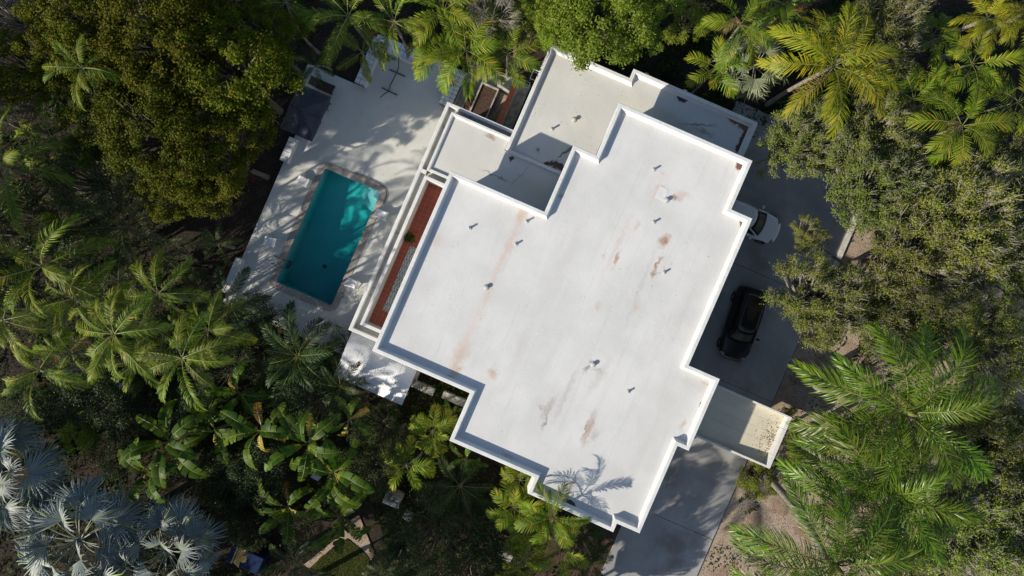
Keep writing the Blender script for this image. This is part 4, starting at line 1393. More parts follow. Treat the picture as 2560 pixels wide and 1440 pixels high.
def crown_mesh(name, mat, Rr, nclu, nleaf, size, width, seed, flat=0.7, rc=(0.16, 0.30), hollow=0.5, shell=0.5):
    """leaf clumps spread through a lobed dome"""
    rng = np.random.default_rng(seed)
    ph = rng.uniform(0, 6.28, 4)
    cen = []
    while len(cen) < nclu:
        d = rng.normal(size=3)
        d /= np.linalg.norm(d)
        if d[2] < -0.35:
            continue
        az = math.atan2(d[1], d[0])
        lob = 0.80 + 0.13 * math.sin(2 * az + ph[0]) + 0.10 * math.sin(3 * az + ph[1]) + 0.07 * math.sin(5 * az + ph[2])
        r = Rr * lob * (hollow + (1 - hollow) * rng.random() ** 0.5)
        cen.append(d * r * np.array([1, 1, flat]))
    cen = np.array(cen)
    rad = Rr * rng.uniform(rc[0], rc[1], nclu)
    wgt = rad ** 2
    cnt = rng.multinomial(nleaf, wgt / wgt.sum())
    idx = np.repeat(np.arange(nclu), cnt)
    d = unit(rng.normal(size=(nleaf, 3)) + unit(cen)[idx] * 0.55 + [0, 0, 0.35])
    rr = rad[idx] * (shell + (1 - shell) * rng.random(nleaf)) * (1 + 0.25 * rng.normal(size=nleaf))
    pos = cen[idx] + d * rr[:, None] * np.array([1, 1, 0.8])
    nr = unit(d * 0.7 + rng.normal(size=(nleaf, 3)) * 0.55 + [0, 0, 0.55])
    v, q = leaf_quads(pos, nr, size, width, rng)
    return np_mesh(name, v, q, mat), cen, rad


def limbs_mesh(name, cen, rad, Rr, seed, mat, every=1, tw=0, h0=None):
    """limbs from the trunk head out to the leaf clumps, with thin twigs"""
    rng = np.random.default_rng(seed)
    b = MB()
    z0 = -Rr * 0.75
    for i in range(0, len(cen), every):
        c = Vector(cen[i])
        s = Vector((0, 0, z0))
        mid = s.lerp(c, 0.5) + Vector(rng.normal(size=3) * Rr * 0.06) + Vector((0, 0, -Rr * 0.05))
        r = 0.05 * Rr / 3.5 + 0.02
        b.tube([s, mid, c], [r * 1.6, r, 0.012], 4, cap=False)
        for k in range(tw):
            d = Vector(rng.normal(size=3))
            d.z = abs(d.z) * 0.9
            d = (d.normalized() + c.normalized() * 0.6).normalized()
            q = c + d * rad[i] * rng.uniform(0.8, 1.45)
            m2 = c.lerp(q, 0.5) + Vector(rng.normal(size=3)) * rad[i] * 0.12
            b.tube([mid.lerp(c, rng.uniform(0.55, 1)), m2, q], [0.020, 0.014, 0.006], 3, cap=False)
    return b.mesh(name, mat)


FR = {}


def fset(key, mats, n, **kw):
    FR[key] = [frond_mesh('frond', mats, seed=100 + 17 * i + len(key) * 5, rise=kw['rise'] + (i - n / 2) * 5, bend=kw['bend'] + (i % 3) * 12 - 8,
                          vee=kw['vee'][i % len(kw['vee'])], **{k: v for k, v in kw.items() if k not in ('rise', 'bend', 'vee')}) for i in range(n)]


fset('royal', [M['royal'], M['rachis']], 6, L=4.0, npair=88, lmax=0.86, lw=0.036, rise=22, bend=92, droop=0.45, plum=0.8, vee=(0.35, 0.7, 0.1), petiole=0.10)
fset('areca', [M['areca'], M['rachis']], 6, L=2.4, npair=36, lmax=0.66, lw=0.038, rise=20, bend=80, droop=0.4, plum=0.15, vee=(0.85, 0.6, 0.3), petiole=0.18)
fset('arecas', [M['areca'], M['rachis']], 6, L=2.4, npair=22, lmax=0.85, lw=0.055, rise=22, bend=75, droop=0.4, plum=0.2, vee=(0.8, 0.5, 0.3), petiole=0.2)
fset('yellow', [M['yellowpalm'], M['rachis']], 5, L=3.0, npair=58, lmax=0.70, lw=0.033, rise=20, bend=80, droop=0.5, plum=0.55, vee=(0.5, 0.2, 0.8), petiole=0.10)
fset('coco', [M['coco'], M['rachis_yellow']], 7, L=3.0, npair=46, lmax=0.62, lw=0.034, rise=18, bend=88, droop=0.55, plum=0.12, vee=(0.85, -0.35, 0.6, -0.1, 1.0), petiole=0.14)
fset('date', [M['date'], M['rachis']], 4, L=3.4, npair=60, lmax=0.46, lw=0.026, rise=15, bend=55, droop=0.15, plum=0.45, vee=(0.45,), petiole=0.12, base_prof=0.6)
fset('dark', [M['darkleaf'], M['rachis']], 4, L=2.2, npair=36, lmax=0.52, lw=0.036, rise=18, bend=70, droop=0.35, plum=0.15, vee=(0.7, 0.3), petiole=0.15)  # dark leaf colour puts the shade these palms stand in into their fronds
fset('dry', [M['dry'], M['dry_stalk']], 3, L=2.8, npair=34, lmax=0.5, lw=0.032, rise=5, bend=95, droop=1.0, plum=0.3, vee=(-0.4,), petiole=0.12)
FR['silver'] = [fan_mesh('leaf', [M['silver'], M['rachis_pale']], 1.35, 1.25, 30, 230, 40 + i, 0.42, (10, 35, 55, 25, 70, 45)[i], (0.5, 0.3, 0.15, 0.7, 0.35, 0.55)[i], 0.16) for i in range(6)]
FR['fan2'] = [fan_mesh('leaf', [M['fan2'], M['rachis_pale']], 0.95, 1.0, 24, 220, 60 + i, 0.5, 30 + 15 * i, 0.3, 0.25) for i in range(3)]
BAN = [banana_mesh('leaf', [M['banana'], M['rachis']], 2.4, 0.30, 48, 100 + 8 * i, i, (0.25, 0.45, 0.65, 0.85, 0.6)[i]) for i in range(5)]
BANO = [banana_mesh('leaf', [M['banana_old'], M['rachis_pale']], 2.0, 0.22, 15, 110, 11 + i, 0.9) for i in range(2)]
LREF = {'royal': 4.0, 'areca': 2.4, 'yellow': 3.0, 'coco': 3.0, 'date': 3.4, 'dark': 2.2, 'silver': 2.4, 'fan2': 1.9}


def trunk_obj(parent, top, r0, r1, mat, bend=0.0, rng=random, name='trunk'):
    top = Vector(top)
    n = 7
    pts, rad = [], []
    sd = Vector((rng.uniform(-1, 1), rng.uniform(-1, 1), 0)) * bend
    for i in range(n + 1):
        t = i / n
        p = top * t + sd * math.sin(math.pi * t)
        p.x = top.x * t ** 1.5 + sd.x * math.sin(math.pi * t)
        p.y = top.y * t ** 1.5 + sd.y * math.sin(math.pi * t)
        pts.append(p)
        rad.append(r0 + (r1 - r0) * t + (0.25 * r0 if i == 0 else 0))
    return MB().tube(pts, rad, 9).build(name, mat, parent, smooth=True)


def palm(kind, px, py, z, rpx, n, label, name=None, base=None, seed=None, up=0.0, mat_trunk=None, group=None, tr=None, up_max=68, dn=-12, cat='palm'):
    rng = random.Random(seed if seed is not None else int(px * 7 + py * 13))
    fk = 'arecas' if kind == 'areca' and rpx < 90 else kind
    hub = P(px, py, z)
    if base is None:
        b = Vector((hub.x, hub.y, -0.3)) + Vector((rng.uniform(-0.5, 0.5), rng.uniform(-0.5, 0.5), 0))
    else:
        b = P(base[0], base[1], 0)
        b.z = -0.3
    nm = name or {'royal': 'royal_palm', 'areca': 'areca_palm', 'yellow': 'yellow_palm', 'coco': 'coconut_palm', 'date': 'date_palm', 'dark': 'shade_palm', 'silver': 'silver_fan_palm', 'fan2': 'fan_palm'}[kind]
    e = empty(nm, b, (0, 0, 0), label, cat, group)
    top = hub - b
    r0 = tr or {'royal': 0.24, 'date': 0.26, 'silver': 0.26, 'coco': 0.10, 'areca': 0.07, 'yellow': 0.14, 'dark': 0.08, 'fan2': 0.12}[kind]
    trunk_obj(e, top - Vector((0, 0, 0.05)), r0, r0 * 0.72, mat_trunk or M['palm_trunk'], 0.25 if kind in ('coco', 'areca') else 0.05, rng)
    if kind == 'royal':
        MB().tube([top - Vector((0, 0, 0.15)), top + Vector((0, 0, 0.5)), top + Vector((0, 0, 1.0))], [0.17, 0.13, 0.05], 10).build('crownshaft', M['rachis'], e, smooth=True)
    reach = rpx * (HC - z) / F
    sc0 = reach / (LREF[kind] * 0.86)
    a0 = rng.uniform(0, 6.28)
    for i in range(n):
        t = (i + 0.5) / n                     # 0 young upright, 1 old drooping
        az = a0 + i * 2.39996 + rng.uniform(-0.22, 0.22)
        pitch = R(up_max + (dn - up_max) * t ** 0.62 + rng.uniform(-7, 7))
        s = sc0 * rng.uniform(0.86, 1.08) * (0.72 + 0.28 * min(1, t * 2.2))
        me = FR[fk][rng.randrange(len(FR[fk]))]
        if kind in ('coco', 'royal', 'areca', 'yellow') and rpx > 90 and i == n - 1 and rng.random() < 0.7:
            me = FR['dry'][rng.randrange(3)]
            s *= LREF[kind] / 2.8
            pitch = R(-38)
        rise_mean = {'royal': 22, 'areca': 20, 'yellow': 20, 'coco': 18, 'date': 15, 'dark': 18, 'silver': 0, 'fan2': 0}[kind]
        o = link('leaf' if kind in ('silver', 'fan2') else 'frond', me, e, top + Vector((math.cos(az), math.sin(az), 0)) * r0 * 0.5, scale=(s, s * rng.choice((1, -1)), s))
        roll = rng.uniform(-0.35, 0.35)
        o.rotation_euler = (Matrix.Rotation(az, 3, 'Z') @ Matrix.Rotation(-pitch + R(rise_mean) * 0.35, 3, 'Y') @ Matrix.Rotation(roll, 3, 'X')).to_euler()
    return e


def banana(px, py, z, rpx, n, label, old=1, seed=None, group=None):
    rng = random.Random(seed if seed is not None else int(px * 3 + py * 11))
    hub = P(px, py, z)
    b = Vector((hub.x, hub.y, -0.3))
    e = empty('banana_plant', b, (0, 0, 0), label, 'banana plant', group)
    top = hub - b
    trunk_obj(e, top, 0.13, 0.08, M['rachis'], 0.08, rng, 'stem')
    s0 = rpx * (HC - z) / F / 2.0
    a0 = rng.uniform(0, 6.28)
    for i in range(n):
        t = (i + 0.5) / n
        az = a0 + i * 2.39996 + rng.uniform(-0.3, 0.3)
        isold = i >= n - old
        me = BANO[rng.randrange(2)] if isold else BAN[rng.randrange(5)]
        pitch = R(32 - 55 * t + rng.uniform(-10, 10))
        s = s0 * rng.uniform(0.85, 1.12)
        o = link('leaf', me, e, top, scale=(s, s, s))
        o.rotation_euler = (Matrix.Rotation(az, 3, 'Z') @ Matrix.Rotation(-pitch, 3, 'Y') @ Matrix.Rotation(rng.uniform(-0.7, 0.7), 3, 'X')).to_euler()
    return e


CR = {}


def cset(key, n, mat, nclu, nleaf, size, width, tw=0, tmat=None, every=2, **kw):
    CR[key] = []
    for i in range(n):
        me, cen, rad = crown_mesh('crown', mat, 3.5, nclu, nleaf, size, width, 500 + 31 * i + len(key) * 7, **kw)
        lm = limbs_mesh('limbs', cen, rad, 3.5, 900 + i, tmat or M['bark'], every, tw)
        CR[key].append((me, lm))


cset('olive', 4, M['olive'], 115, 24000, 0.125, 0.07, flat=0.62, rc=(0.07, 0.17), hollow=0.5, shell=0.45)
cset('lush', 3, M['lush'], 120, 20000, 0.17, 0.07, flat=0.72, rc=(0.07, 0.2), hollow=0.5)
cset('oak', 4, M['oak'], 190, 26000, 0.095, 0.05, tw=7, tmat=M['twig'], every=1, flat=0.5, rc=(0.06, 0.16), hollow=0.25, shell=0.2)
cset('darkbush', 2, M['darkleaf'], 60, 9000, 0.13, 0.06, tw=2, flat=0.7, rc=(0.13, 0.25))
cset('bush', 2, M['lush'], 50, 6500, 0.17, 0.10, flat=0.6, rc=(0.14, 0.26))
cset('grey', 2, M['greyleaf'], 60, 4200, 0.12, 0.05, tw=9, tmat=M['twig'], every=1, flat=0.6, rc=(0.10, 0.2))
cset('bare', 1, M['greyleaf'], 60, 900, 0.12, 0.05, tw=12, tmat=M['twig'], every=1, flat=0.6, rc=(0.12, 0.25))
cset('red', 1, M['redleaf'], 30, 2600, 0.2, 0.09, flat=0.7, rc=(0.14, 0.26))


def tree(kind, px, py, z, rpx, label, name='broadleaf_tree', cat='tree', group=None, seed=None):
    rng = random.Random(seed if seed is not None else int(px * 5 + py * 3))
    r = rpx * (HC - z) / F
    c = P(px, py, z)
    bu, bw = c.x * CT - c.y * ST, c.x * ST + c.y * CT
    base = Vector((c.x, c.y, -0.3))
    if 11.5 < bu < 18.8 and -20 < bw < 16.5 and z > 2:       # never rooted in the driveway
        base = W(19.2 + rng.uniform(0, 0.6), bw, -0.3)
    e = empty(name, base, (0, 0, 0), label, cat, group)
    me, lm = CR[kind][rng.randrange(len(CR[kind]))]
    s = r / 3.5 * 1.05
    rz = rng.uniform(0, 6.28)
    off = Vector((c.x, c.y, z)) - base
    link('crown', me, e, off, (0, 0, rz), (s, s, s))
    link('limbs', lm, e, off, (0, 0, rz), (s, s, s))
    tt = max(0.15, off.z - 0.70 * r)
    trunk_obj(e, (off.x, off.y, tt), 0.045 * r + 0.03, 0.03 * r + 0.02, M['bark'], 0.1, rng)
    return e


# ------------------------------------------------------------------ palms
G_ROYAL = 'royal palms right of the entry canopy'
palm('royal', 2265, 1030, 11.0, 240, 17, 'glossy green royal palm furthest up the right side, beside the driveway end', base=(2010, 955), group=G_ROYAL)
palm('royal', 2200, 1225, 10.5, 230, 17, 'middle of the three royal palms, trunk rising beside the entry canopy', base=(1980, 1095), group=G_ROYAL)
palm('royal', 2085, 1415, 11.5, 245, 17, 'lowest of the three royal palms, crown at the bottom edge of the photo', base=(1915, 1190), group=G_ROYAL)
palm('yellow', 2085, 165, 8.0, 175, 15, 'large yellow green feather palm beyond the upper right roof corner')
palm('yellow', 2470, 45, 7.0, 95, 11, 'yellow palm clump in the top right corner')
palm('yellow', 2568, 30, 7.0, 95, 11, 'yellow palm cut by the top right photo edge')
palm('areca', 1850, 62, 6.0, 105, 10, 'bright palm with broad fronds above the grey fan palm')
palm('areca', 1790, 168, 4.6, 78, 8, 'small yellow green palm left of the grey fan palm')
palm('fan2', 1885, 165, 4.2, 95, 14, 'grey green fan palm between the yellow palm and the small palm')
palm('areca', 2285, 250, 6.0, 110, 11, 'green palm in the middle of the upper right thicket')
palm('areca', 2405, 315, 7.5, 125, 12, 'wide light green palm in the upper right thicket, lowest of its palms')
palm('areca', 2430, 160, 6.5, 110, 10, 'green palm just below the yellow corner palms')
palm('areca', 2545, 255, 6.0, 120, 10, 'green palm cut by the right photo edge near the top')
palm('areca', 2330, 90, 5.0, 75, 8, 'small palm half hidden in twiggy tree left of the yellow corner palms')
G_TOP = 'palms along the top edge'
palm('areca', 1165, 125, 5.5, 125, 12, 'bright yellow green palm leaning over the planting court', group=G_TOP)
palm('areca', 1095, 135, 4.8, 85, 9, 'palm overhanging the deck beside the court palm', group=G_TOP)
palm('areca', 1268, 135, 5.0, 95, 11, 'bright palm between the court and the round green tree', group=G_TOP)
palm('areca', 1110, 25, 6.2, 105, 10, 'palm at the top edge above the court palm', group=G_TOP)
palm('coco', 985, 55, 6.0, 115, 10, 'palm at the top edge above the hammock stand', group=G_TOP)
palm('coco', 870, 40, 6.2, 130, 10, 'palm at the top edge above the dark gap by the tiled bench', group=G_TOP)
palm('coco', 905, 130, 3.6, 75, 8, 'low palm drooping on the end of the long tiled bench', group=G_TOP)
palm('coco', 715, 5, 6.5, 90, 9, 'palm at the top edge beside the big olive green trees', group=G_TOP)
palm('yellow', 490, -45, 7.5, 90, 9, 'yellow palm with one frond tip showing at the top edge', group=G_TOP)
palm('coco', 318, -45, 7.5, 100, 9, 'palm with one frond hanging in from the top edge', group=G_TOP)
G_LEFT = 'slender palms in the left garden'
palm('coco', 205, 170, 9.4, 100, 10, 'palm poking out of the olive green canopy at upper left', group=G_LEFT)
palm('coco', 20, 415, 8.5, 150, 11, 'bright drooping palm at the left photo edge', group=G_LEFT)
palm('coco', 130, 345, 6.0, 110, 9, 'shaded palm right of the bright left edge palm', group=G_LEFT)
palm('date', 312, 568, 3.4, 200, 24, 'broad grey green date palm left of the bare soil strip', group=None)
palm('coco', 105, 665, 8.0, 165, 11, 'wide palm below the date palm at the left', group=G_LEFT)
palm('coco', 185, 745, 7.5, 118, 10, 'palm with long pale trunk left of centre in the left palm cluster', group=G_LEFT)
palm('coco', 285, 835, 9.0, 128, 12, 'brightest palm in the middle of the left palm cluster', group=G_LEFT)
palm('coco', 395, 735, 8.0, 112, 10, 'palm in the left cluster nearest the date palm', group=G_LEFT)
palm('coco', 455, 895, 8.6, 132, 11, 'star shaped palm at the lower right of the left cluster', group=G_LEFT)
palm('coco', 520, 825, 7.4, 112, 10, 'palm of the left cluster nearest the pool deck', group=G_LEFT)
palm('coco', 98, 925, 8.2, 115, 9, 'smaller palm above the silver fan palms', group=G_LEFT)
palm('coco', 8, 800, 9.0, 115, 9, 'palm cut by the left edge beside the palm cluster', group=G_LEFT)
palm('coco', 345, 900, 6.6, 92, 9, 'small palm between the brightest palm and the star shaped palm', group=G_LEFT)
palm('coco', 250, 760, 6.0, 90, 9, 'small palm tucked above the brightest palm of the left cluster', group=G_LEFT)
palm('coco', 175, 880, 6.4, 95, 9, 'palm between the brightest palm and the smaller one above the silver palms', group=G_LEFT)
palm('dark', 575, 760, 4.6, 95, 10, 'dark palm between the left cluster and the low deck wall', group=G_LEFT)
G_SIL = 'silver fan palms at the lower left'
palm('silver', 0, 1185, 5.0, 138, 24, 'silver blue fan palm cut by the left edge', group=G_SIL, up_max=62, dn=-20)
palm('silver', 200, 1350, 5.0, 150, 26, 'largest silver blue fan palm in the lower left corner', group=G_SIL, up_max=62, dn=-20)
palm('silver', 418, 1375, 4.4, 118, 24, 'silver blue fan palm beside the navy stand', group=G_SIL, up_max=62, dn=-20)
G_LOW = 'palms below the house'
palm('areca', 1080, 1078, 3.2, 62, 12, 'small bright palm in the notch below the patio cover', group=G_LOW)
palm('areca', 1386, 1292, 7.6, 92, 11, 'palm throwing its shadow on the lower end of the roof', group=G_LOW, up_max=82)
palm('areca', 1285, 1270, 4.4, 72, 9, 'palm left of the one that shades the roof', group=G_LOW)
palm('areca', 1300, 1200, 4.6, 55, 8, 'small dark palm tucked under the lower roof step', group=G_LOW)
palm('areca', 1400, 1385, 4.5, 75, 9, 'palm at the bottom edge below the shading palm', group=G_LOW)
palm('areca', 1310, 1410, 3.8, 70, 9, 'low palm at the bottom edge left of the driveway', group=G_LOW)
palm('areca', 1015, 1165, 3.6, 66, 10, 'lit bushy palm left of the lower roof corner', group=G_LOW)
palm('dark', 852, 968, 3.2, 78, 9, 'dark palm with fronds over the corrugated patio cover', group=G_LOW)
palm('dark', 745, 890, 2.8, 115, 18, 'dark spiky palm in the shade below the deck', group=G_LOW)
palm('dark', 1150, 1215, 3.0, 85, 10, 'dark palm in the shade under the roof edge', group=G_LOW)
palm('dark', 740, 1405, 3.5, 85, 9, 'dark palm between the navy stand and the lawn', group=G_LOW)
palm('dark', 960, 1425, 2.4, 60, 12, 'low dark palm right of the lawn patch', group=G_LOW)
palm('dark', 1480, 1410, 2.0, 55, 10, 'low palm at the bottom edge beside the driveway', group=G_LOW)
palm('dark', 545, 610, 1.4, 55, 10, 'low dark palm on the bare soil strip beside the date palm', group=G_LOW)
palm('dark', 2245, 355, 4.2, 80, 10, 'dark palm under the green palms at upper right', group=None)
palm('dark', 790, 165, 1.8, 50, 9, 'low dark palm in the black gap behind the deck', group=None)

# ------------------------------------------------------------------ banana plants
G_BAN = 'banana plants in the lower garden'
banana(425, 1105, 5.0, 120, 10, 'large bright banana plant above the silver fan palms', 1, group=G_BAN)
banana(385, 1180, 4.0, 95, 8, 'banana plant with burnt orange leaf tips left of the bright one', 3, group=G_BAN)
banana(540, 1075, 4.2, 100, 8, 'banana plant right of the largest bright one', 1, group=G_BAN)
banana(655, 1075, 5.4, 100, 8, 'banana plant with yellowing torn leaves in mid garden', 3, group=G_BAN)
banana(770, 1110, 5.4, 105, 9, 'green banana plant left of the dry stalks', 1, group=G_BAN)
banana(835, 1180, 4.8, 110, 10, 'dark green banana plant right of the small white planter', 1, group=G_BAN)
banana(872, 1050, 4.8, 80, 6, 'banana plant with a bright yellow leaf below the patio cover', 2, group=G_BAN)
banana(720, 1265, 3.2, 95, 8, 'banana plant with a brown edged leaf above the navy stand', 2, group=G_BAN)
banana(850, 1290, 3.8, 95, 9, 'banana plant overhanging the gravel path', 1, group=G_BAN)
banana(1135, 1030, 1.6, 45, 6, 'small banana plant against the house in the notch', 0, group=G_BAN)
banana(1165, 1145, 2.4, 55, 6, 'banana plant tucked under the lower left roof corner', 1, group=G_BAN)
banana(1965, 20, 5.0, 110, 7, 'banana plant at the top edge left of the yellow palm', 1)
banana(2140, 5, 5.5, 105, 6, 'banana plant at the top edge right of the yellow palm', 1)
banana(600, 985, 3.2, 85, 6, 'shaded banana plant below the left palm cluster', 1, group=G_BAN)

# ------------------------------------------------------------------ broadleaf trees
G_OL = 'olive green trees at upper left'
for (x, y, z, r, lab) in ((565, 175, 8.0, 180, 'olive green tree nearest the umbrella corner of the deck'), (400, 85, 8.6, 195, 'olive green tree at the top edge, centre of the left canopy'),
                          (190, 45, 8.0, 150, 'olive green tree at the top left behind the poking palm'), (60, 165, 7.6, 120, 'brownish olive tree at the upper left edge'),
                          (385, 320, 8.4, 175, 'olive green tree above the date palm'), (540, 385, 7.2, 140, 'olive green tree overhanging the bare soil strip'),
                          (255, 265, 7.0, 130, 'olive green tree right of the poking palm'), (655, 85, 6.6, 105, 'olive green tree beside the dark gap behind the deck'), (450, 470, 6.2, 115, 'lowest olive green tree just above the date palm')):
    tree('olive', x, y, z, r, lab, 'olive_green_tree', 'tree', G_OL)
tree('grey', 20, 40, 6.5, 85, 'grey twiggy tree in the top left corner', 'twiggy_tree')
tree('grey', 60, 255, 5.5, 75, 'grey twiggy tree between the olive tree and the left edge palm', 'twiggy_tree')
G_LU = 'bright green trees at the top'
tree('lush', 1505, 22, 6.4, 152, 'dense round bright green tree above the wing roof', 'bright_green_tree', 'tree', G_LU)
tree('lush', 1400, 62, 5.6, 70, 'bright green tree lobe touching the wing roof corner', 'bright_green_tree', 'tree', G_LU)
tree('lush', 1600, 15, 6.0, 95, 'bright green tree at the top edge right of the dense round one', 'bright_green_tree', 'tree', G_LU)
tree('lush', 1335, 18, 5.4, 75, 'bright green tree at the top edge left of the dense round one', 'bright_green_tree', 'tree', G_LU)
tree('lush', 1585, 75, 5.2, 70, 'low bright green lobe right of the dense round tree', 'bright_green_tree', 'tree', G_LU)
tree('oak', 1290, 60, 5.0, 90, 'thin green tree between the court palms and the dense round tree')
tree('bare', 1225, 20, 6.4, 80, 'bare pale twigged tree at the top edge', 'bare_tree')
tree('bush', 1720, 60, 2.0, 60, 'low shrub at the top edge left of the broad palm', 'shrub', 'shrub')
G_OAK = 'small leaved trees on the right side'
for (x, y, z, r, lab) in ((2020, 350, 6.0, 130, 'twiggy grey green tree off the right end of the wing roof'), (2190, 360, 6.2, 140, 'small leaved tree with grey twigs below the green thicket palm'),
                          (2195, 470, 6.8, 150, 'large small leaved tree above the sunlit kerb'), (2060, 750, 6.4, 142, 'small leaved tree reaching over the driveway toward the black car'),
                          (2025, 590, 5.2, 55, 'thin leafy bough of a tree over the driveway by the white car'), (2305, 645, 7.2, 165, 'small leaved tree right of the sunlit kerb'),
                          (2410, 555, 7.4, 185, 'broad small leaved tree in the middle of the right edge'), (2535, 650, 7.0, 140, 'yellowish small leaved tree cut by the right edge'),
                          (2325, 800, 5.4, 155, 'open small leaved tree showing ground above the royal palms'), (2500, 850, 7.2, 150, 'small leaved tree at the right edge above the royal palms'),
                          (2485, 1120, 5.8, 175, 'dull green tree right of the highest royal palm'), (2420, 1320, 6.2, 180, 'dull green tree right of the middle royal palm'),
                          (2560, 1330, 6.0, 150, 'dull green tree in the bottom right corner'), (2215, 75, 6.4, 135, 'twiggy tree at the top edge right of the yellow palm'),
                          (2365, 430, 5.6, 120, 'dark small leaved tree below the wide light green palm'), (2535, 430, 6.0, 110, 'dark leafed tree at the right edge below the thicket palms'),
                          (2195, 790, 5.6, 115, 'small leaved tree behind the one over the driveway, above the royal palms'), (2290, 1400, 4.5, 130, 'low dull tree under the lowest royal palm'), (2180, 200, 5.0, 100, 'small twiggy tree between the yellow palm and the green palm')):
    tree('oak', x, y, z, r, lab, 'small_leaved_tree', 'tree', G_OAK)

# ------------------------------------------------------------------ shrubs
tree('bush', 1893, 1190, 0.9, 62, 'lit green hedge shrub under the outer canopy corner', 'shrub', 'shrub')
tree('bush', 1975, 1040, 0.9, 30, 'small reddish green shrub beyond the canopy corner', 'shrub', 'shrub')
tree('bush', 2000, 1155, 0.8, 45, 'leafy shrub between the two palm trunks', 'shrub', 'shrub')
for (x, y, r, lab) in ((2120, 1085, 62, 'upper left'), (2235, 1130, 70, 'upper right'), (2150, 1260, 66, 'lower left'), (2260, 1280, 75, 'lower right'), (2140, 960, 55, 'topmost')):
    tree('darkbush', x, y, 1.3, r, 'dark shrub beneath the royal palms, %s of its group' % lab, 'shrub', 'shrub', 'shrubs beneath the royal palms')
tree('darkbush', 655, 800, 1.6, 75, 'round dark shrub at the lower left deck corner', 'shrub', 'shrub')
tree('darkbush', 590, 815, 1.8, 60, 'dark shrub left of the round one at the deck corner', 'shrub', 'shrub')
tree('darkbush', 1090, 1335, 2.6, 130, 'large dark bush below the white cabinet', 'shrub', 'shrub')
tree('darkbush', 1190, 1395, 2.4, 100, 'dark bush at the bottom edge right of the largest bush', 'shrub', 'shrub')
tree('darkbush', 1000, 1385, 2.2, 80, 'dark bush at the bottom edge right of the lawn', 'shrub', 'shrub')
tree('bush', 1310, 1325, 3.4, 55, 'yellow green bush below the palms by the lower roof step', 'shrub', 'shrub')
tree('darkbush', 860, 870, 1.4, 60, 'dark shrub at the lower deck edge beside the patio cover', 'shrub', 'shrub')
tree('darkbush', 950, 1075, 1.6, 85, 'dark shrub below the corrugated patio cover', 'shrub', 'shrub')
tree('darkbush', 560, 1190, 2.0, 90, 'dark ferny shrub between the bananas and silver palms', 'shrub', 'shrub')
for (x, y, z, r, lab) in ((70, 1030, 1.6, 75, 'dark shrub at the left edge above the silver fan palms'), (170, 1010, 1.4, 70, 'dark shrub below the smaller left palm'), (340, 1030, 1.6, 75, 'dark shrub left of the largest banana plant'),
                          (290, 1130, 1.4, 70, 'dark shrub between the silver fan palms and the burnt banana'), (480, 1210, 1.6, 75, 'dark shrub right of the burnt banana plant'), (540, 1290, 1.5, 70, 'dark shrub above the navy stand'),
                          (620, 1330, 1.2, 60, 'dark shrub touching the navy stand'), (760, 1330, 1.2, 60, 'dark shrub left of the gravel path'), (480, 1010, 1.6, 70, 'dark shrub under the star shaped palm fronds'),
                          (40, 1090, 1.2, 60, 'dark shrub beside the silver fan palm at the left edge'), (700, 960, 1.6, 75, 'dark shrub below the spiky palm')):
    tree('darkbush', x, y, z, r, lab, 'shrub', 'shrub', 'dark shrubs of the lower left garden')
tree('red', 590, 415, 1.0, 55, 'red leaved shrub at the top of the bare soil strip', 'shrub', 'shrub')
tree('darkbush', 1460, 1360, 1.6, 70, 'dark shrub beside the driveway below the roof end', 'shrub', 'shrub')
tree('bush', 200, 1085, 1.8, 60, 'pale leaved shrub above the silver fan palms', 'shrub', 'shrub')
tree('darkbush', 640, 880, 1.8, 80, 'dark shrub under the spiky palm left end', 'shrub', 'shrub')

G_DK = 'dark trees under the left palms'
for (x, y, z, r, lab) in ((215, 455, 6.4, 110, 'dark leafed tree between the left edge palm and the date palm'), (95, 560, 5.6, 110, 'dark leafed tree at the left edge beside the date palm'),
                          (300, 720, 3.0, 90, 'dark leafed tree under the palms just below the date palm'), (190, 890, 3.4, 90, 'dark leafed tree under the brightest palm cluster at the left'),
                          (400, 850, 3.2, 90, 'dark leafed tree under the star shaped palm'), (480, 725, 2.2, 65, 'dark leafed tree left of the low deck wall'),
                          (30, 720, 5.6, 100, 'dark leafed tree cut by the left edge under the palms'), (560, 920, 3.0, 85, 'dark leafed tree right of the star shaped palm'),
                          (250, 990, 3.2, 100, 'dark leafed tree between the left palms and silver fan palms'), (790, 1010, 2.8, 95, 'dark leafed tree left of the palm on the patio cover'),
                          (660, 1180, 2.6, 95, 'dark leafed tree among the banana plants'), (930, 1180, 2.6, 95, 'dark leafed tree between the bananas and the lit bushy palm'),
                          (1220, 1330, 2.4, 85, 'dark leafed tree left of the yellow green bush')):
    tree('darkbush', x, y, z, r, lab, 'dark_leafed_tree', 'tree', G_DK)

# trees standing just outside the frame on the sun side; their shade reaches into view
for k, (x, y, z, r, lab) in enumerate(((-190, 560, 10.0, 190, 'second'), (-270, 780, 9.0, 110, 'third'), (-190, 1250, 6.0, 130, 'fourth'), (-200, 230, 9.0, 190, 'first'))):
    tree('olive', x, y, z, r, 'olive green tree beyond the left photo edge, %s from the top' % lab, 'olive_green_tree', 'tree', 'trees beyond the left edge')
for k, (x, y, z, r, lab) in enumerate(((60, 1640, 5.5, 150, 'leftmost'), (330, 1690, 8.5, 170, 'second from the left'), (600, 1660, 8.8, 180, 'third from the left'), (880, 1650, 8.0, 160, 'fourth from the left'),
                                        (1130, 1680, 7.5, 150, 'fifth from the left'), (1360, 1630, 4.8, 105, 'sixth from the left'), (1470, 1585, 3.6, 75, 'rightmost, beside the driveway'))):
    tree('olive' if k < 5 else 'oak', x, y, z, r, 'tree beyond the bottom photo edge, ' + lab, 'olive_green_tree' if k < 5 else 'small_leaved_tree', 'tree', 'trees beyond the bottom edge')


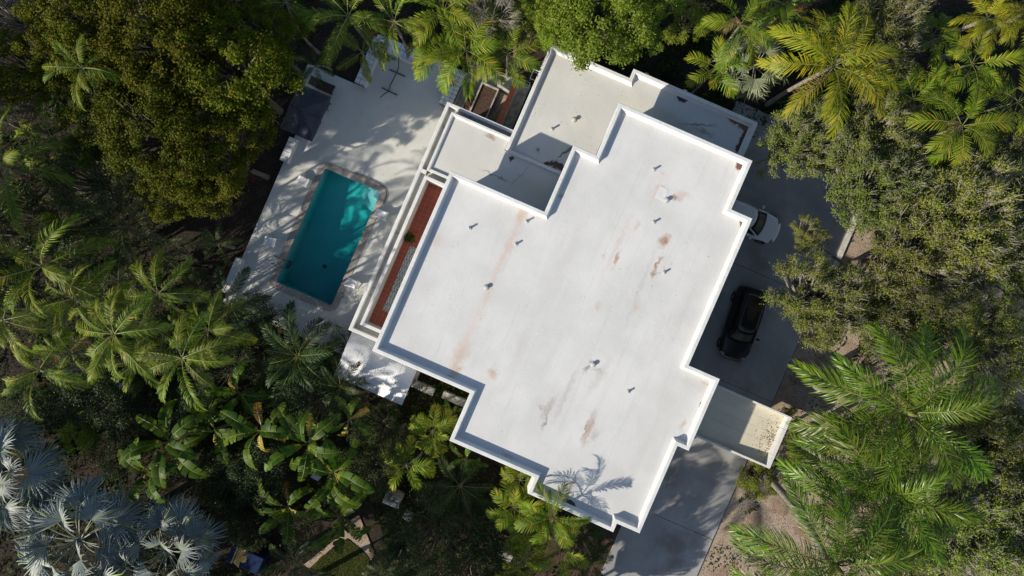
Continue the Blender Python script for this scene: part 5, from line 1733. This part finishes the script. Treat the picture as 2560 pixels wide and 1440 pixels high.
palm('coco', 1235, 1700, 8.8, 150, 12, 'tall palm beyond the bottom photo edge left of the driveway trees', group='trees beyond the bottom edge')
palm('coco', 1400, 1690, 7.6, 140, 12, 'palm beyond the bottom photo edge beside the driveway', group='trees beyond the bottom edge')

# ------------------------------------------------------------------ undergrowth, grass, fallen leaves
def free(u, w):
    if -18.2 < u < -6.5 and -8.6 < w < 12:
        return False
    if -7.8 < u < 18.4 and -1 < w < 15:
        return False
    if -8.0 < u < 12.5 and -6.3 < w < 0:
        return False
    if 0.0 < u < 18.4 and -10.0 < w <= 0:
        return False
    if 12.0 < u < 18.4 and w <= 0:
        return False
    if -20.8 < u < -16.2 and -7.0 < w < 4.6:
        return False
    return True


rng = np.random.default_rng(77)
pos, nrm, siz = [], [], []
lawn_poly = [(q.x, q.y) for q in lp]
path_c = P(890, 1345)
cnt = 0
while cnt < 3600:
    x, y = rng.uniform(-38, 38), rng.uniform(-22, 22)
    u, w = x * CT - y * ST, x * ST + y * CT
    if not free(u, w):
        continue
    if math.hypot(x - lawn_c.x - 0.3, y - lawn_c.y - 1.0) < 2.6:
        continue
    if u > 18 and rng.random() < 0.72:
        continue
    cnt += 1
    r = rng.uniform(0.4, 1.1)
    h = rng.uniform(0.3, 1.3)
    n = int(34 * r)
    d = unit(rng.normal(size=(n, 3)))
    d[:, 2] = np.abs(d[:, 2])
    pos.append(np.array([x, y, -0.3]) + d * np.array([r, r, h]) * (rng.uniform(0.3, 1, n) ** 0.5)[:, None])
    nrm.append(unit(d * 0.6 + rng.normal(size=(n, 3)) * 0.4 + [0, 0, 0.8]))
    siz.append(np.full(n, rng.choice([0.14, 0.2, 0.3, 0.42], p=[0.4, 0.3, 0.2, 0.1])))
pos, nrm, siz = np.concatenate(pos), np.concatenate(nrm), np.concatenate(siz)
v, q = leaf_quads(pos, nrm, siz, siz * 0.42, rng)
tag(link('undergrowth', np_mesh('undergrowth', v, q, M['under'])), 'tangled low undergrowth filling the garden floor', kind='stuff')

# grass on the lawn patch
n = 16000
gx = rng.uniform(min(a for a, b in lawn_poly), max(a for a, b in lawn_poly), n)
gy = rng.uniform(min(b for a, b in lawn_poly), max(b for a, b in lawn_poly), n)


def inside(px, py, poly):
    c = np.zeros(len(px), bool)
    j = len(poly) - 1
    for i in range(len(poly)):
        xi, yi = poly[i]
        xj, yj = poly[j]
        c ^= ((yi > py) != (yj > py)) & (px < (xj - xi) * (py - yi) / (yj - yi + 1e-12) + xi)
        j = i
    return c


ok = inside(gx, gy, lawn_poly)
gp_ = np.stack([gx[ok], gy[ok], np.full(ok.sum(), -0.18)], 1)
v, q = leaf_quads(gp_, unit(rng.normal(size=gp_.shape) + [0, 0, 0.9]), 0.09, 0.02, rng)
tag(link('lawn_grass', np_mesh('lawn_grass', v, q, M['grass'])), 'short dry grass of the lawn patch', kind='stuff')


def litter(name, spots, label, size=0.07):
    pos = []
    for (x, y, z, r, n) in spots:
        c = P(x, y, z)
        k = (HC - z) / F
        a = rng.normal(size=(n, 2)) * r * k
        pos.append(np.stack([c.x + a[:, 0], c.y + a[:, 1], np.full(n, z + 0.012)], 1))
    pos = np.concatenate(pos)
    v, q = leaf_quads(pos, unit(rng.normal(size=pos.shape) * 0.25 + [0, 0, 1]), size, size * 0.45, rng)
    tag(link(name, np_mesh(name, v, q, M['fallen'])), label, kind='stuff')


litter('deck_leaves', [(1135, 225, 0.0, 12, 60), (1120, 235, 0, 8, 25), (1000, 300, 0, 150, 70), (960, 165, 0, 40, 30), (830, 815, 0, 8, 45), (700, 700, 0, 60, 25), (880, 820, 0, 50, 25), (760, 400, 0, 60, 20)], 'dry leaves scattered on the pool deck')
litter('roof_leaves', [(1345, 375, 3.92, 4, 40), (1390, 412, 3.92, 9, 90), (1500, 240, 3.92, 70, 50), (1440, 350, 3.92, 50, 30), (1340, 280, 3.92, 8, 10), (1005, 900, 6.65, 12, 22), (1120, 950, 6.65, 10, 18), (1510, 1290, 6.65, 12, 14), (1424, 1258, 6.65, 6, 30), (1700, 700, 6.65, 60, 24), (1300, 700, 6.65, 200, 40)], 'dry leaves and debris lying on the roofs', 0.055)
litter('drive_leaves', [(1900, 500, -0.02, 60, 60), (1960, 950, -0.02, 50, 50), (1700, 1350, -0.02, 80, 60), (1850, 800, -0.02, 60, 30)], 'dry leaves scattered on the driveway')
# leaves caught in the low end of the canopy (its roof falls to the outer end)
n = 260
cu = 17.75 - np.abs(rng.normal(size=n)) * 0.45
cw = -2.1 + rng.normal(size=n) * 0.62
cu = np.clip(cu, 15.8, 17.8)
cw = np.clip(cw, -3.5, -0.6)
cz = 3.12 - 0.40 * (cu - 11.5) / (17.86 - 11.5) + 0.012
pos = np.stack([cu * CT + cw * ST, -cu * ST + cw * CT, cz], 1)
v, q = leaf_quads(pos, unit(rng.normal(size=pos.shape) * 0.25 + [0, 0, 1]), 0.07, 0.035, rng)
tag(link('canopy_leaves', np_mesh('canopy_leaves', v, q, M['fallen'])), 'dry leaves gathered at the low end of the entry canopy', kind='stuff')
